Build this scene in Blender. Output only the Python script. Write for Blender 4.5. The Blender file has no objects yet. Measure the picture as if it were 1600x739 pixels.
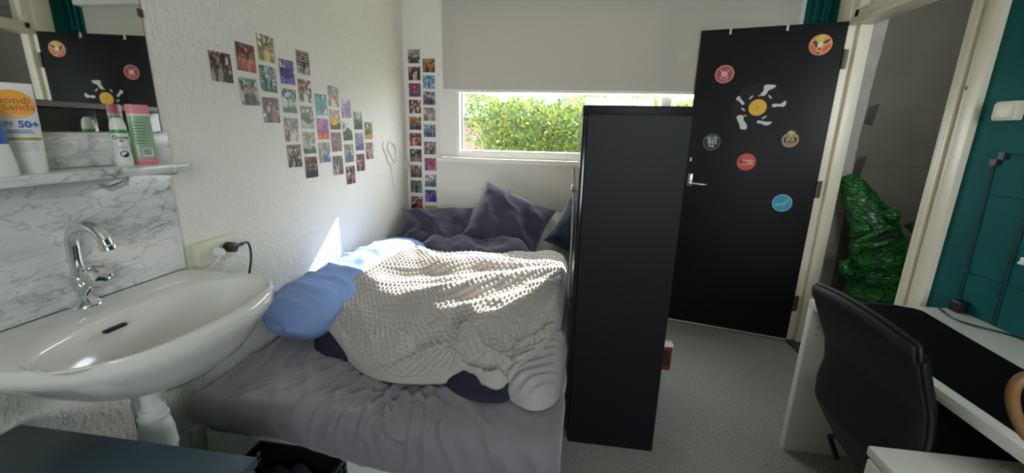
import bpy, bmesh, math, random
import numpy as np
from mathutils import Vector, Matrix
random.seed(7); RNG = np.random.default_rng(7)
scene = bpy.context.scene
COL = scene.collection
PI = math.pi

# ------------------------------------------------------------------ camera
CAMZ = 1.40
YAW, PITCH, ROLL = -0.13826, 0.24475, 0.02263
_f = Vector((math.sin(YAW)*math.cos(PITCH), math.cos(YAW)*math.cos(PITCH), -math.sin(PITCH)))
_r = Vector((math.cos(YAW), -math.sin(YAW), 0)); _u = _r.cross(_f)
_R = _r*math.cos(ROLL)+_u*math.sin(ROLL); _U = -_r*math.sin(ROLL)+_u*math.cos(ROLL)
cam_d = bpy.data.cameras.new('camera'); cam = bpy.data.objects.new('camera', cam_d); COL.objects.link(cam)
cam_d.sensor_width = 36.0; cam_d.sensor_fit = 'HORIZONTAL'; cam_d.lens = 650.4/1600*36
cam_d.clip_start = 0.02; cam_d.clip_end = 200
M3 = Matrix((_R, _U, -_f)).transposed()
cam.matrix_world = Matrix.Translation((0, 0, CAMZ)) @ M3.to_4x4()
scene.camera = cam

# ------------------------------------------------------------------ world, sun, exposure
world = bpy.data.worlds.new('world'); scene.world = world; world.use_nodes = True
bg = world.node_tree.nodes['Background']
bg.inputs[0].default_value = (0.88, 0.94, 1.0, 1); bg.inputs[1].default_value = 6.5
SUN_DIR = Vector((-0.425, -1.0, -0.755)).normalized()
sd_ = bpy.data.lights.new('sun', 'SUN'); sd_.energy = 14; sd_.angle = math.radians(0.55); sd_.color = (1, .95, .87)
sun = bpy.data.objects.new('sun', sd_); COL.objects.link(sun)
sun.rotation_euler = SUN_DIR.to_track_quat('-Z', 'Y').to_euler(); sun.location = (3, 8, 8)
vs = scene.view_settings
vs.view_transform = 'Standard'; vs.look = 'None'; vs.gamma = 1.0; vs.use_curve_mapping = False
vs.exposure = 0.92
def portal(loc, rot, sx, sy):
    l = bpy.data.lights.new('daylight_portal', 'AREA'); l.shape = 'RECTANGLE'; l.size = sx; l.size_y = sy
    l.cycles.is_portal = True
    o = bpy.data.objects.new('daylight_portal', l); COL.objects.link(o); o.location = loc; o.rotation_euler = rot
portal((0.2, 3.36, 1.47), (-PI/2, 0, 0), 2.5, .56)
portal((.75, -1.40, 1.6), (PI/2, 0, 0), 1.3, 1.0)
portal((2.17, 1.19, 1.85), (PI/2, 0, 0), .6, .7)

# ------------------------------------------------------------------ helpers
def lin(c):
    def g(v):
        v /= 255.0
        return v/12.92 if v <= .04045 else ((v+.055)/1.055)**2.4
    return (g(c[0]), g(c[1]), g(c[2]), 1)
MATS = {}
def mat(name, rgb, rough=.6, metal=0, bump=None, mix=None, coat=0, spec=.5, sheen=0, trans=0):
    """rgb 0-255 sRGB; bump=(scale,strength,distance[,stretch]); mix=(rgb2,scale,lo,hi)"""
    if name in MATS: return MATS[name]
    m = bpy.data.materials.new(name); m.use_nodes = True; nt = m.node_tree; n = nt.nodes; l = nt.links
    b = n['Principled BSDF']
    b.inputs['Base Color'].default_value = lin(rgb); b.inputs['Roughness'].default_value = rough
    b.inputs['Metallic'].default_value = metal; b.inputs['Coat Weight'].default_value = coat
    b.inputs['Specular IOR Level'].default_value = spec; b.inputs['Sheen Weight'].default_value = sheen
    b.inputs['Transmission Weight'].default_value = trans
    tc = n.new('ShaderNodeTexCoord')
    if mix:
        t = n.new('ShaderNodeTexNoise'); t.inputs['Scale'].default_value = mix[1]; t.inputs['Detail'].default_value = 4
        l.new(tc.outputs['Object'], t.inputs['Vector'])
        r = n.new('ShaderNodeMapRange'); r.inputs[1].default_value = mix[2] if len(mix) > 2 else .35
        r.inputs[2].default_value = mix[3] if len(mix) > 3 else .65
        l.new(t.outputs['Fac'], r.inputs[0])
        x = n.new('ShaderNodeMix'); x.data_type = 'RGBA'; x.inputs[6].default_value = lin(rgb); x.inputs[7].default_value = lin(mix[0])
        l.new(r.outputs[0], x.inputs[0]); l.new(x.outputs[2], b.inputs['Base Color'])
    if bump:
        mp = n.new('ShaderNodeMapping'); l.new(tc.outputs['Object'], mp.inputs['Vector'])
        if len(bump) > 3: mp.inputs['Scale'].default_value = bump[3]
        t = n.new('ShaderNodeTexNoise'); t.inputs['Scale'].default_value = bump[0]; t.inputs['Detail'].default_value = 5
        l.new(mp.outputs[0], t.inputs['Vector'])
        u = n.new('ShaderNodeBump'); u.inputs['Strength'].default_value = bump[1]; u.inputs['Distance'].default_value = bump[2]
        l.new(t.outputs['Fac'], u.inputs['Height']); l.new(u.outputs[0], b.inputs['Normal'])
    MATS[name] = m
    return m

ORG = {}
def org(o): return ORG[o.name] if o is not None else Vector((0, 0, 0))
def empty(name, loc, label=None, cat=None, group=None, kind=None):
    o = bpy.data.objects.new(name, None); COL.objects.link(o); o.location = loc; o.empty_display_size = .05
    ORG[o.name] = Vector(loc); tag(o, label, cat, group, kind); return o
def tag(o, label=None, cat=None, group=None, kind=None):
    if label: o['label'] = label
    if cat: o['category'] = cat
    if group: o['group'] = group
    if kind: o['kind'] = kind
    return o
class MB:
    def __init__(s): s.v = []; s.f = []; s.col = None
    def add(s, vs_, fs):
        k = len(s.v); s.v += [Vector(p) for p in vs_]; s.f += [tuple(i+k for i in f) for f in fs]; return s
    def box(s, lo, hi, M=None):
        x0, y0, z0 = lo; x1, y1, z1 = hi
        p = [Vector(q) for q in ((x0,y0,z0),(x1,y0,z0),(x1,y1,z0),(x0,y1,z0),(x0,y0,z1),(x1,y0,z1),(x1,y1,z1),(x0,y1,z1))]
        if M is not None: p = [M @ q for q in p]
        return s.add(p, [(0,3,2,1),(4,5,6,7),(0,1,5,4),(1,2,6,5),(2,3,7,6),(3,0,4,7)])
    def rbox(s, lo, hi, r, M=None, seg=2):
        bm = bmesh.new(); bmesh.ops.create_cube(bm, size=1)
        lo = Vector(lo); hi = Vector(hi); c = (lo+hi)/2; d = hi-lo
        for v in bm.verts: v.co = Vector((v.co.x*d.x, v.co.y*d.y, v.co.z*d.z))+c
        bmesh.ops.bevel(bm, geom=bm.edges[:], offset=min(r, min(d)*.48), segments=seg, profile=.5, affect='EDGES')
        if M is not None: bm.transform(M)
        bm.verts.index_update()
        s.add([v.co.copy() for v in bm.verts], [tuple(v.index for v in f.verts) for f in bm.faces]); bm.free(); return s
    def tube(s, pts, r, seg=10, cap=True, closed=False):
        pts = [Vector(p) for p in pts]; n = len(pts)
        rs = r if hasattr(r, '__len__') else [r]*n
        k = len(s.v); prev = None
        for i, p in enumerate(pts):
            if closed: t = pts[(i+1) % n]-pts[i-1]
            else: t = pts[min(i+1, n-1)]-pts[max(i-1, 0)]
            t = t.normalized() if t.length > 1e-9 else Vector((0, 0, 1))
            if prev is None:
                a = t.orthogonal().normalized()
            else:
                a = prev-t*prev.dot(t); a = a.normalized() if a.length > 1e-6 else t.orthogonal().normalized()
            prev = a; b = t.cross(a)
            for j in range(seg):
                th = 2*PI*j/seg; s.v.append(p+(a*math.cos(th)+b*math.sin(th))*rs[i])
        m = n if closed else n-1
        for i in range(m):
            for j in range(seg):
                i2 = (i+1) % n
                s.f.append((k+i*seg+j, k+i*seg+(j+1) % seg, k+i2*seg+(j+1) % seg, k+i2*seg+j))
        if cap and not closed:
            s.f.append(tuple(k+j for j in reversed(range(seg)))); s.f.append(tuple(k+(n-1)*seg+j for j in range(seg)))
        return s
    def loft(s, rings, cap=True, closed_u=True):
        k = len(s.v); n = len(rings[0])
        for rg in rings: s.v += [Vector(p) for p in rg]
        for i in range(len(rings)-1):
            for j in range(n if closed_u else n-1):
                s.f.append((k+i*n+j, k+i*n+(j+1) % n, k+(i+1)*n+(j+1) % n, k+(i+1)*n+j))
        if cap:
            s.f.append(tuple(k+j for j in reversed(range(n)))); s.f.append(tuple(k+(len(rings)-1)*n+j for j in range(n)))
        return s
    def lathe(s, prof, c=(0, 0, 0), axis=(0, 0, 1), seg=24, sx=1, sy=1, rotz=0, cap=True):
        q = Vector((0, 0, 1)).rotation_difference(Vector(axis)); c = Vector(c); rings = []
        for r, z in prof:
            rg = []
            for j in range(seg):
                th = 2*PI*j/seg; x = r*sx*math.cos(th); y = r*sy*math.sin(th)
                x, y = x*math.cos(rotz)-y*math.sin(rotz), x*math.sin(rotz)+y*math.cos(rotz)
                rg.append(c+q @ Vector((x, y, z)))
            rings.append(rg)
        return s.loft(rings, cap)
    def grid(s, P, flip=False):   # P: array (n,m,3)
        n, m = P.shape[:2]; k = len(s.v); s.v += [Vector(p) for p in P.reshape(-1, 3)]
        for i in range(n-1):
            for j in range(m-1):
                f = (k+i*m+j, k+(i+1)*m+j, k+(i+1)*m+j+1, k+i*m+j+1); s.f.append(f[::-1] if flip else f)
        return s
    def xf(s, M): s.v = [M @ p for p in s.v]; return s
    def build(s, name, m, parent=None, smooth=False, weld=0, mods=None):
        me = bpy.data.meshes.new(name)
        if parent is None:
            xs = [p.x for p in s.v]; ys = [p.y for p in s.v]; zs = [p.z for p in s.v]
            o_ = Vector(((min(xs)+max(xs))/2, (min(ys)+max(ys))/2, min(zs)))
        else: o_ = org(parent)
        me.from_pydata([tuple(p-o_) for p in s.v], [], s.f)
        if weld:
            bm = bmesh.new(); bm.from_mesh(me); bmesh.ops.remove_doubles(bm, verts=bm.verts[:], dist=weld)
            bmesh.ops.recalc_face_normals(bm, faces=bm.faces[:]); bm.to_mesh(me); bm.free()
        if smooth:
            for p in me.polygons: p.use_smooth = True
            if smooth != 'all': me.set_sharp_from_angle(angle=math.radians(38))
        me.materials.append(m)
        o = bpy.data.objects.new(name, me); COL.objects.link(o)
        if parent is None: o.location = o_
        else: o.parent = parent
        ORG[o.name] = o_
        return o
def struct(o, label, cat=None):
    return tag(o, label, cat or o.name.split('_')[0], None, 'structure')

# vectorised value noise
def _h(i, j, s):
    v = np.sin(i*127.1+j*311.7+s*74.7)*43758.5453; return v-np.floor(v)
def vn(x, y, s=0):
    i = np.floor(x); j = np.floor(y); u = x-i; v = y-j; u = u*u*(3-2*u); v = v*v*(3-2*v)
    return (_h(i,j,s)*(1-u)+_h(i+1,j,s)*u)*(1-v)+(_h(i,j+1,s)*(1-u)+_h(i+1,j+1,s)*u)*v-.5
def fbm(x, y, s=0, o=4):
    r = 0; a = 1
    for k in range(o): r = r+a*vn(x*2**k, y*2**k, s+k*3.1); a *= .5
    return r
def ridge(x, y, s=0, o=3):
    r = 0; a = 1
    for k in range(o): r = r+a*(1-np.minimum(np.abs(vn(x*1.9**k, y*1.9**k, s+k*2.7))*5, 1))**2; a *= .55
    return r
def segdist(x, y, pts, taper=True):
    """distance to a polyline and 0..1 position along it"""
    best = np.full(np.shape(x), 1e9); pos = np.zeros(np.shape(x)); n = len(pts)-1
    for k in range(n):
        ax, ay = pts[k]; bx, by = pts[k+1]; dx, dy = bx-ax, by-ay
        t = np.clip(((x-ax)*dx+(y-ay)*dy)/(dx*dx+dy*dy), 0, 1)
        d = np.hypot(x-ax-t*dx, y-ay-t*dy); m = d < best
        best = np.where(m, d, best); pos = np.where(m, (k+t)/n, pos)
    return best, pos
def smooth_line(pts, it=3, closed=False):
    p = [np.array(q, float) for q in pts]
    for _ in range(it):
        q = [] if closed else [p[0]]
        for a, b in (zip(p, p[1:]+p[:1]) if closed else zip(p, p[1:])):
            q += [a*.75+b*.25, a*.25+b*.75]
        if not closed: q.append(p[-1])
        p = q
    return p
def folds(x, y, L):
    h = 0
    for pts, a, w in L:
        d, t = segdist(x, y, smooth_line(pts, 2)); h = h+a*(1.25*np.exp(-(d/w)**2)-.55*np.exp(-(d/(2.4*w))**2))*np.sin(np.clip(t*.9+.05, 0, 1)*PI)**.6
    return h
def inside(x, y, poly):
    c = np.zeros(np.shape(x), bool); n = len(poly)
    for k in range(n):
        ax, ay = poly[k]; bx, by = poly[(k+1) % n]
        m = ((ay > y) != (by > y)) & (x < (bx-ax)*(y-ay)/(by-ay+1e-12)+ax); c ^= m
    return c
def sdist(x, y, poly):
    d, _ = segdist(x, y, list(poly)+[poly[0]]); return np.where(inside(x, y, poly), d, -d)
def patch(poly, hfun, step, relief=None):
    """cloth lying on something: a Coons patch spanned in a smooth outline; hfun(x,y,d) -> z"""
    P = np.array(poly); mn, mx = P.min(0), P.max(0); Q = (P-mn)/(mx-mn)*2-1
    ar = np.sum(P[:, 0]*np.roll(P[:, 1], -1)-np.roll(P[:, 0], -1)*P[:, 1])
    if ar < 0: P = P[::-1]; Q = Q[::-1]
    c = [int(np.argmax(Q @ np.array(v))) for v in ((-1, -1), (1, -1), (1, 1), (-1, 1))]
    def side(a, b_, n_):
        idx = list(range(a, b_+1)) if a <= b_ else list(range(a, len(P)))+list(range(0, b_+1))
        L = P[idx]; t = np.r_[0, np.cumsum(np.linalg.norm(np.diff(L, axis=0), axis=1))]; t /= t[-1]
        u = np.linspace(0, 1, n_); u = .6*u+.4*(.5-.5*np.cos(PI*u))
        return u, np.stack([np.interp(u, t, L[:, 0]), np.interp(u, t, L[:, 1])], -1)
    w, h = mx-mn; nu = max(12, int(w/step*1.15)); nv = max(12, int(h/step*1.15))
    u, S0 = side(c[0], c[1], nu); v, S1 = side(c[1], c[2], nv); _, S2 = side(c[2], c[3], nu); _, S3 = side(c[3], c[0], nv)
    S2 = S2[::-1]; S3 = S3[::-1]
    U_, V_ = np.meshgrid(u, v, indexing='ij'); U_ = U_[..., None]; V_ = V_[..., None]
    G = (1-V_)*S0[:, None]+V_*S2[:, None]+(1-U_)*S3[None]+U_*S1[None]-((1-U_)*(1-V_)*S0[0]+U_*(1-V_)*S0[-1]+U_*V_*S2[-1]+(1-U_)*V_*S2[0])
    X, Y = G[..., 0], G[..., 1]; d = np.maximum(sdist(X, Y, [tuple(p) for p in P]), 0)
    d[0, :] = 0; d[-1, :] = 0; d[:, 0] = 0; d[:, -1] = 0
    S = np.stack([X, Y, hfun(X, Y, d)], -1)
    if relief is not None:
        N = np.cross(np.gradient(S, axis=0), np.gradient(S, axis=1)); N /= np.maximum(np.linalg.norm(N, axis=-1, keepdims=True), 1e-9)
        la = np.cumsum(np.r_[np.zeros((1, S.shape[1])), np.linalg.norm(np.diff(S, axis=0), axis=-1)], 0); lb = np.cumsum(np.c_[np.zeros(S.shape[0]), np.linalg.norm(np.diff(S, axis=1), axis=-1)], 1)
        la = la.mean(1, keepdims=True)*.8+la*.2; lb = lb.mean(0, keepdims=True)*.8+lb*.2
        S = S+N*relief(la, lb, d)[..., None]
    return MB().grid(S)
def cushion(w, h, t, n=36, seed=0, wr=.012, sag=0.0, flange=.0):
    u = np.linspace(-1, 1, n); U, V = np.meshgrid(u, u, indexing='ij')
    X = U*w/2*(1-.09*(1-V**2)); Y = V*h/2*(1-.09*(1-U**2))
    T = t/2*np.maximum((1-np.abs(U)**3.2)*(1-np.abs(V)**3.2), 0)**.55
    wrn = fbm(U*1.4+seed, V*1.4, seed, 3)*wr*1.4+wr*1.6*(.5+.5*np.sin((U*.8+V*.6)*9+4*fbm(U*1.3+seed, V*1.3, seed+2, 3)))**2.2
    ed = np.minimum(1-np.abs(U), 1-np.abs(V)); k = np.clip(ed*5, 0, 1)
    rad = np.sin(np.arctan2(V, U)*11+seed+2*fbm(U*2, V*2, seed))*wr*.35*np.clip(1-ed*1.6, 0, 1)
    mb = MB()
    mb.grid(np.stack([X, Y+sag*(1-U**2)*0, T+(wrn+rad)*k], -1))
    mb.grid(np.stack([X, Y, -T*.85+wrn*k*.5], -1), flip=True)
    return mb
def frame_mat(origin, xdir, ydir):
    x = Vector(xdir).normalized(); y = Vector(ydir); y = (y-x*y.dot(x)).normalized(); z = x.cross(y)
    m = Matrix((x, y, z)).transposed().to_4x4(); return Matrix.Translation(origin) @ m
def text_part(body, size, M, m, parent, name='lettering', bold=0.0, depth=.0003, align='CENTER', xs=1.0):
    cu = bpy.data.curves.new('txt', 'FONT'); cu.body = body; cu.size = size; cu.align_x = align; cu.align_y = 'CENTER'
    cu.extrude = depth; cu.offset = bold; cu.resolution_u = 3
    o = bpy.data.objects.new('txt', cu); COL.objects.link(o)
    dg = bpy.context.evaluated_depsgraph_get(); me = bpy.data.meshes.new_from_object(o.evaluated_get(dg))
    bpy.data.objects.remove(o); mb = MB()
    mb.add([M @ Vector((v.co.x*xs, v.co.y, v.co.z)) for v in me.vertices], [tuple(p.vertices) for p in me.polygons])
    bpy.data.meshes.remove(me)
    return mb.build(name, m, parent)
def disc(mb, r, z0, z1, seg=40, M=None, c=(0, 0)):
    k = MB().lathe([(r, z0), (r, z1)], (c[0], c[1], 0), seg=seg)
    if M is not None: k.xf(M)
    return mb.add(k.v, k.f)
def poly_prism(mb, pts, z0, z1, M):
    n = len(pts); vs_ = [M @ Vector((p[0], p[1], z)) for z in (z0, z1) for p in pts]
    return mb.add(vs_, [tuple(range(n-1, -1, -1)), tuple(range(n, 2*n))]+[(i, (i+1) % n, n+(i+1) % n, n+i) for i in range(n)])

# ------------------------------------------------------------------ room constants
XL, XR, YB, YR, ZC = -1.31, 1.60, 3.23, -1.35, 2.62

# ------------------------------------------------------------------ materials
white_wall = mat('white_wall', (238, 235, 224), .85, bump=(26, .25, .004))
plaster = mat('rough_plaster', (234, 231, 220), .85)
nt = plaster.node_tree; n = nt.nodes; l = nt.links
tc = n.new('ShaderNodeTexCoord'); mp = n.new('ShaderNodeMapping'); mp.inputs['Scale'].default_value = (1, 1, .62); l.new(tc.outputs['Object'], mp.inputs[0])
t1 = n.new('ShaderNodeTexNoise'); t1.inputs['Scale'].default_value = 75; t1.inputs['Detail'].default_value = 3; l.new(mp.outputs[0], t1.inputs['Vector'])
t2 = n.new('ShaderNodeTexNoise'); t2.inputs['Scale'].default_value = 22; t2.inputs['Detail'].default_value = 4; l.new(mp.outputs[0], t2.inputs['Vector'])
r1 = n.new('ShaderNodeMapRange'); r1.inputs[1].default_value = .45; r1.inputs[2].default_value = .68; l.new(t1.outputs[0], r1.inputs[0])
ad = n.new('ShaderNodeMath'); ad.operation = 'ADD'; l.new(r1.outputs[0], ad.inputs[0]); l.new(t2.outputs[0], ad.inputs[1])
bu = n.new('ShaderNodeBump'); bu.inputs['Strength'].default_value = .55; bu.inputs['Distance'].default_value = .004
l.new(ad.outputs[0], bu.inputs['Height']); l.new(bu.outputs[0], n['Principled BSDF'].inputs['Normal'])
carpet_m = mat('grey_carpet', (186, 182, 176), .95, bump=(260, .7, .005), mix=((108, 106, 103), 210, .36, .64), spec=.1)
teal_m = mat('teal_paint', (2, 88, 86), .7, bump=(30, .25, .003), mix=((2, 78, 76), 3), spec=.2)
cream_m = mat('cream_gloss_paint', (226, 219, 196), .35, bump=(14, .08, .002))
white_frame = mat('white_window_paint', (240, 238, 228), .35)
white_lac = mat('white_laminate', (228, 227, 218), .35)
black_door = mat('black_door_paint', (20, 21, 21), .5, bump=(60, .05, .001), spec=.25)
black_ward = mat('black_wardrobe_foil', (15, 17, 19), .5, bump=(90, .04, .001), spec=.25)
ceramic = mat('white_ceramic', (224, 222, 215), .12, coat=.4)
chrome = mat('chrome', (225, 226, 228), .08, 1)
steel = mat('brushed_steel', (190, 190, 188), .3, 1)
dark_steel = mat('dark_hinge_steel', (92, 84, 76), .45, .6)
mirror_m = mat('mirror_silver', (232, 236, 232), .015, 1)
pvc = mat('white_pvc', (218, 220, 214), .4)
black_pl = mat('black_plastic', (20, 21, 22), .4)
leather = mat('black_leather', (10, 10, 11), .55, bump=(140, .25, .002))
sheet_m = mat('grey_jersey_sheet', (126, 122, 126), .95, bump=(300, .2, .001), sheen=.4, spec=.1)
blue_m = mat('blue_cotton', (134, 160, 208), .9, bump=(160, .15, .001), spec=.1)
navy_m = mat('navy_cotton', (64, 63, 79), .92, bump=(220, .15, .001), sheen=.3, spec=.1)
navy2_m = mat('dark_navy_duvet', (46, 46, 62), .92, bump=(220, .15, .001), spec=.1)
grey_duv = mat('pale_grey_duvet', (168, 163, 164), .95, bump=(220, .15, .001), spec=.1)
blanket_m = mat('taupe_waffle_fleece', (172, 166, 160), .95, bump=(350, .25, .001), sheen=.4, spec=.1)
white_cot = mat('white_cotton', (214, 210, 202), .95, bump=(120, .3, .002), spec=.1)
tealc_m = mat('dark_teal_velvet', (22, 44, 56), .8, sheen=.5, spec=.2)
tealtop_m = mat('dark_teal_laminate', (54, 74, 80), .3, bump=(60, .03, .001))
paper_w = mat('white_photo_paper', (236, 234, 226), .5)
def glass_mat(name='window_glass', refl=.06, tint=(1, 1, 1)):
    m = bpy.data.materials.new(name); m.use_nodes = True; q = m.node_tree; q.nodes.remove(q.nodes['Principled BSDF'])
    t = q.nodes.new('ShaderNodeBsdfTransparent'); t.inputs[0].default_value = (*tint, 1)
    g = q.nodes.new('ShaderNodeBsdfGlossy'); g.inputs['Roughness'].default_value = .02
    x = q.nodes.new('ShaderNodeMixShader'); x.inputs[0].default_value = refl
    q.links.new(t.outputs[0], x.inputs[1]); q.links.new(g.outputs[0], x.inputs[2])
    q.links.new(x.outputs[0], q.nodes['Material Output'].inputs[0]); return m
glass_m = glass_mat(); glass_dk = glass_mat('transom_glass', .10, (.75, .76, .72))
def trans_mat(name, rgb, tr, fac):
    m = bpy.data.materials.new(name); m.use_nodes = True; q = m.node_tree; b = q.nodes['Principled BSDF']
    b.inputs['Base Color'].default_value = lin(rgb); b.inputs['Roughness'].default_value = .85; b.inputs['Specular IOR Level'].default_value = .15
    t = q.nodes.new('ShaderNodeBsdfTranslucent'); t.inputs[0].default_value = lin(tr)
    x = q.nodes.new('ShaderNodeMixShader'); x.inputs[0].default_value = fac
    q.links.new(b.outputs[0], x.inputs[1]); q.links.new(t.outputs[0], x.inputs[2])
    q.links.new(x.outputs[0], q.nodes['Material Output'].inputs[0]); return m
blind_m = trans_mat('roller_blind_fabric', (205, 202, 192), (190, 178, 148), .08)
def marble_mat():
    m = bpy.data.materials.new('white_marble'); m.use_nodes = True; q = m.node_tree; n = q.nodes; l = q.links; b = n['Principled BSDF']
    tc = n.new('ShaderNodeTexCoord')
    mp = n.new('ShaderNodeMapping'); mp.inputs['Rotation'].default_value = (.9, .1, .3); mp.inputs['Scale'].default_value = (1, .55, 1.5)
    l.new(tc.outputs['Object'], mp.inputs[0])
    def vein(sc, wid, det, dis):
        t = n.new('ShaderNodeTexNoise'); t.inputs['Scale'].default_value = sc; t.inputs['Detail'].default_value = det; t.inputs['Distortion'].default_value = dis
        l.new(mp.outputs[0], t.inputs['Vector'])
        a = n.new('ShaderNodeMath'); a.operation = 'SUBTRACT'; a.inputs[1].default_value = .5; l.new(t.outputs[0], a.inputs[0])
        c = n.new('ShaderNodeMath'); c.operation = 'ABSOLUTE'; l.new(a.outputs[0], c.inputs[0])
        r = n.new('ShaderNodeMapRange'); r.inputs[1].default_value = 0; r.inputs[2].default_value = wid; r.inputs[3].default_value = 1; r.inputs[4].default_value = 0
        l.new(c.outputs[0], r.inputs[0]); return r
    v1 = vein(9, .030, 8, .8); v2 = vein(19, .03, 7, .4)
    pm = n.new('ShaderNodeTexNoise'); pm.inputs['Scale'].default_value = 7; pm.inputs['Detail'].default_value = 5; l.new(mp.outputs[0], pm.inputs['Vector'])
    pr = n.new('ShaderNodeMapRange'); pr.inputs[1].default_value = .45; pr.inputs[2].default_value = .7; l.new(pm.outputs[0], pr.inputs[0])
    mu = n.new('ShaderNodeMath'); mu.operation = 'MULTIPLY'; l.new(v1.outputs[0], mu.inputs[0]); l.new(pr.outputs[0], mu.inputs[1])
    m2 = n.new('ShaderNodeMath'); m2.operation = 'MULTIPLY'; l.new(v2.outputs[0], m2.inputs[0]); m2.inputs[1].default_value = .38
    sm = n.new('ShaderNodeMath'); sm.operation = 'ADD'; sm.use_clamp = True; l.new(mu.outputs[0], sm.inputs[0]); l.new(m2.outputs[0], sm.inputs[1])
    x0 = n.new('ShaderNodeMix'); x0.data_type = 'RGBA'; x0.inputs[6].default_value = lin((226, 225, 222)); x0.inputs[7].default_value = lin((196, 196, 196)); l.new(pr.outputs[0], x0.inputs[0])
    x1 = n.new('ShaderNodeMix'); x1.data_type = 'RGBA'; x1.inputs[7].default_value = lin((104, 104, 104)); l.new(x0.outputs[2], x1.inputs[6]); l.new(sm.outputs[0], x1.inputs[0])
    l.new(x1.outputs[2], b.inputs['Base Color']); b.inputs['Roughness'].default_value = .22
    return m
marble_m = marble_mat()
attr_m = {}
def col_attr_mat(rough=.3):
    if rough in attr_m: return attr_m[rough]
    m = bpy.data.materials.new('photo_print'); m.use_nodes = True; q = m.node_tree; b = q.nodes['Principled BSDF']
    a = q.nodes.new('ShaderNodeVertexColor'); a.layer_name = 'print'; q.links.new(a.outputs[0], b.inputs['Base Color'])
    b.inputs['Roughness'].default_value = rough; attr_m[rough] = m; return m

# ================================================================== THE ROOM
struct(MB().box((XL-.1, YR-.1, -.1), (2.75, YB+.12, 0)).build('floor', carpet_m), 'worn mid grey carpet covering the whole floor')
struct(MB().box((XL-.1, YR-.1, ZC), (2.75, YB+.12, ZC+.1)).build('ceiling', white_wall), 'plain white ceiling')
struct(MB().box((XL-.12, YR-.1, 0), (XL, YB+.12, ZC)).build('wall_left', plaster), 'white wall of rough textured plaster')
wb = MB()
WX0, WX1, WZ0, WZ1 = -1.03, 1.43, 1.19, 2.36
wb.box((XL, YB, 0), (2.75, YB+.12, WZ0)).box((XL, YB, WZ0), (WX0, YB+.12, WZ1)).box((WX1, YB, WZ0), (2.75, YB+.12, WZ1)).box((XL, YB, WZ1), (2.75, YB+.12, ZC))
struct(wb.build('wall_back', white_wall), 'smooth off-white wall around and below the window')
struct(MB().box((1.448, YB-.006, 0), (XR, YB+.001, ZC)).build('wall_back_corner', teal_m), 'narrow teal painted wall section right of the window', 'wall')
DY0, DY1 = 1.98, 3.09
wr = MB().box((XR, YR, 0), (XR+.1, DY0, ZC)).box((XR, DY1, 0), (XR+.1, YB, ZC)).box((XR, DY0, 2.52), (XR+.1, DY1, ZC))
struct(wr.build('wall_right', teal_m), 'dark teal painted wall beside the doorway')
wq = MB(); RX0, RX1, RZ0, RZ1 = .1, 1.4, 1.1, 2.1
wq.box((XL, YR-.1, 0), (XR, YR, RZ0)).box((XL, YR-.1, RZ1), (XR, YR, ZC)).box((XL, YR-.1, RZ0), (RX0, YR, RZ1)).box((RX1, YR-.1, RZ0), (XR, YR, RZ1))
struct(wq.build('wall_rear', white_wall), 'white wall behind the viewpoint with a window opening')
# window in the back wall
w1 = empty('window_1', (.2, YB, WZ0), 'wide white framed window half covered by the roller blind', 'window', None, 'structure')
fy0, fy1 = YB-.02, YB+.09
fr = MB().rbox((WX0, fy0, WZ0+.015), (-.87, fy1, WZ1), .008).rbox((1.33, fy0, WZ0+.015), (WX1, fy1, WZ1), .008)
fr.rbox((-.871, fy0+.012, WZ0+.015), (1.331, fy1, WZ0+.07), .008).rbox((-.871, fy0+.012, WZ1-.07), (1.331, fy1, WZ1), .008)
fr.build('window_frame', white_frame, w1, True)
MB().rbox((.60, fy0+.01, WZ0+.069), (.672, fy1, WZ1-.069), .008).build('mullion', white_frame, w1, True)
MB().rbox((-.905, fy0-.012, WZ0+.04), (-.869, fy0+.03, WZ1-.05), .006).build('sash_stile', white_frame, w1, True)
MB().box((-.87, fy1-.05, WZ0+.069), (.60, fy1-.044, WZ1-.069)).build('pane', glass_m, w1)
MB().box((.672, fy1-.05, WZ0+.069), (1.33, fy1-.044, WZ1-.069)).build('pane', glass_m, w1)
MB().rbox((-1.045, YB-.075, WZ0-.025), (1.46, YB+.02, WZ0+.012), .006).build('window_sill', white_frame, w1, True)
MB().box((-.87, fy1-.056, WZ0+.07), (-.864, fy1-.04, WZ1-.07)).build('rubber_seal', black_pl, w1)
# roller blind
rb = empty('roller_blind', (.2, 3.165, 1.685), 'light grey roller blind pulled down over the upper window', 'blind')
MB().box((-.99, 3.188, 1.70), (1.405, 3.1905, 2.37)).build('fabric', blind_m, rb)
MB().rbox((-.99, 3.182, 1.684), (1.405, 3.197, 1.706), .004).build('bottom_bar', white_frame, rb, True)
MB().rbox((-1.0, 3.13, 2.31), (1.42, 3.205, 2.40), .012).build('cassette', white_frame, rb, True)
# rear window frame
w3 = empty('window_3', (.75, YR-.05, RZ0), 'white framed window behind the viewpoint', 'window', None, 'structure')
g = MB().box((RX0, YR-.08, RZ0), (RX0+.06, YR-.03, RZ1)).box((RX1-.06, YR-.08, RZ0), (RX1, YR-.03, RZ1)).box((RX0+.06, YR-.08, RZ0), (RX1-.06, YR-.03, RZ0+.06)).box((RX0+.06, YR-.08, RZ1-.06), (RX1-.06, YR-.03, RZ1))
g.build('window_frame', white_frame, w3)
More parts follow.
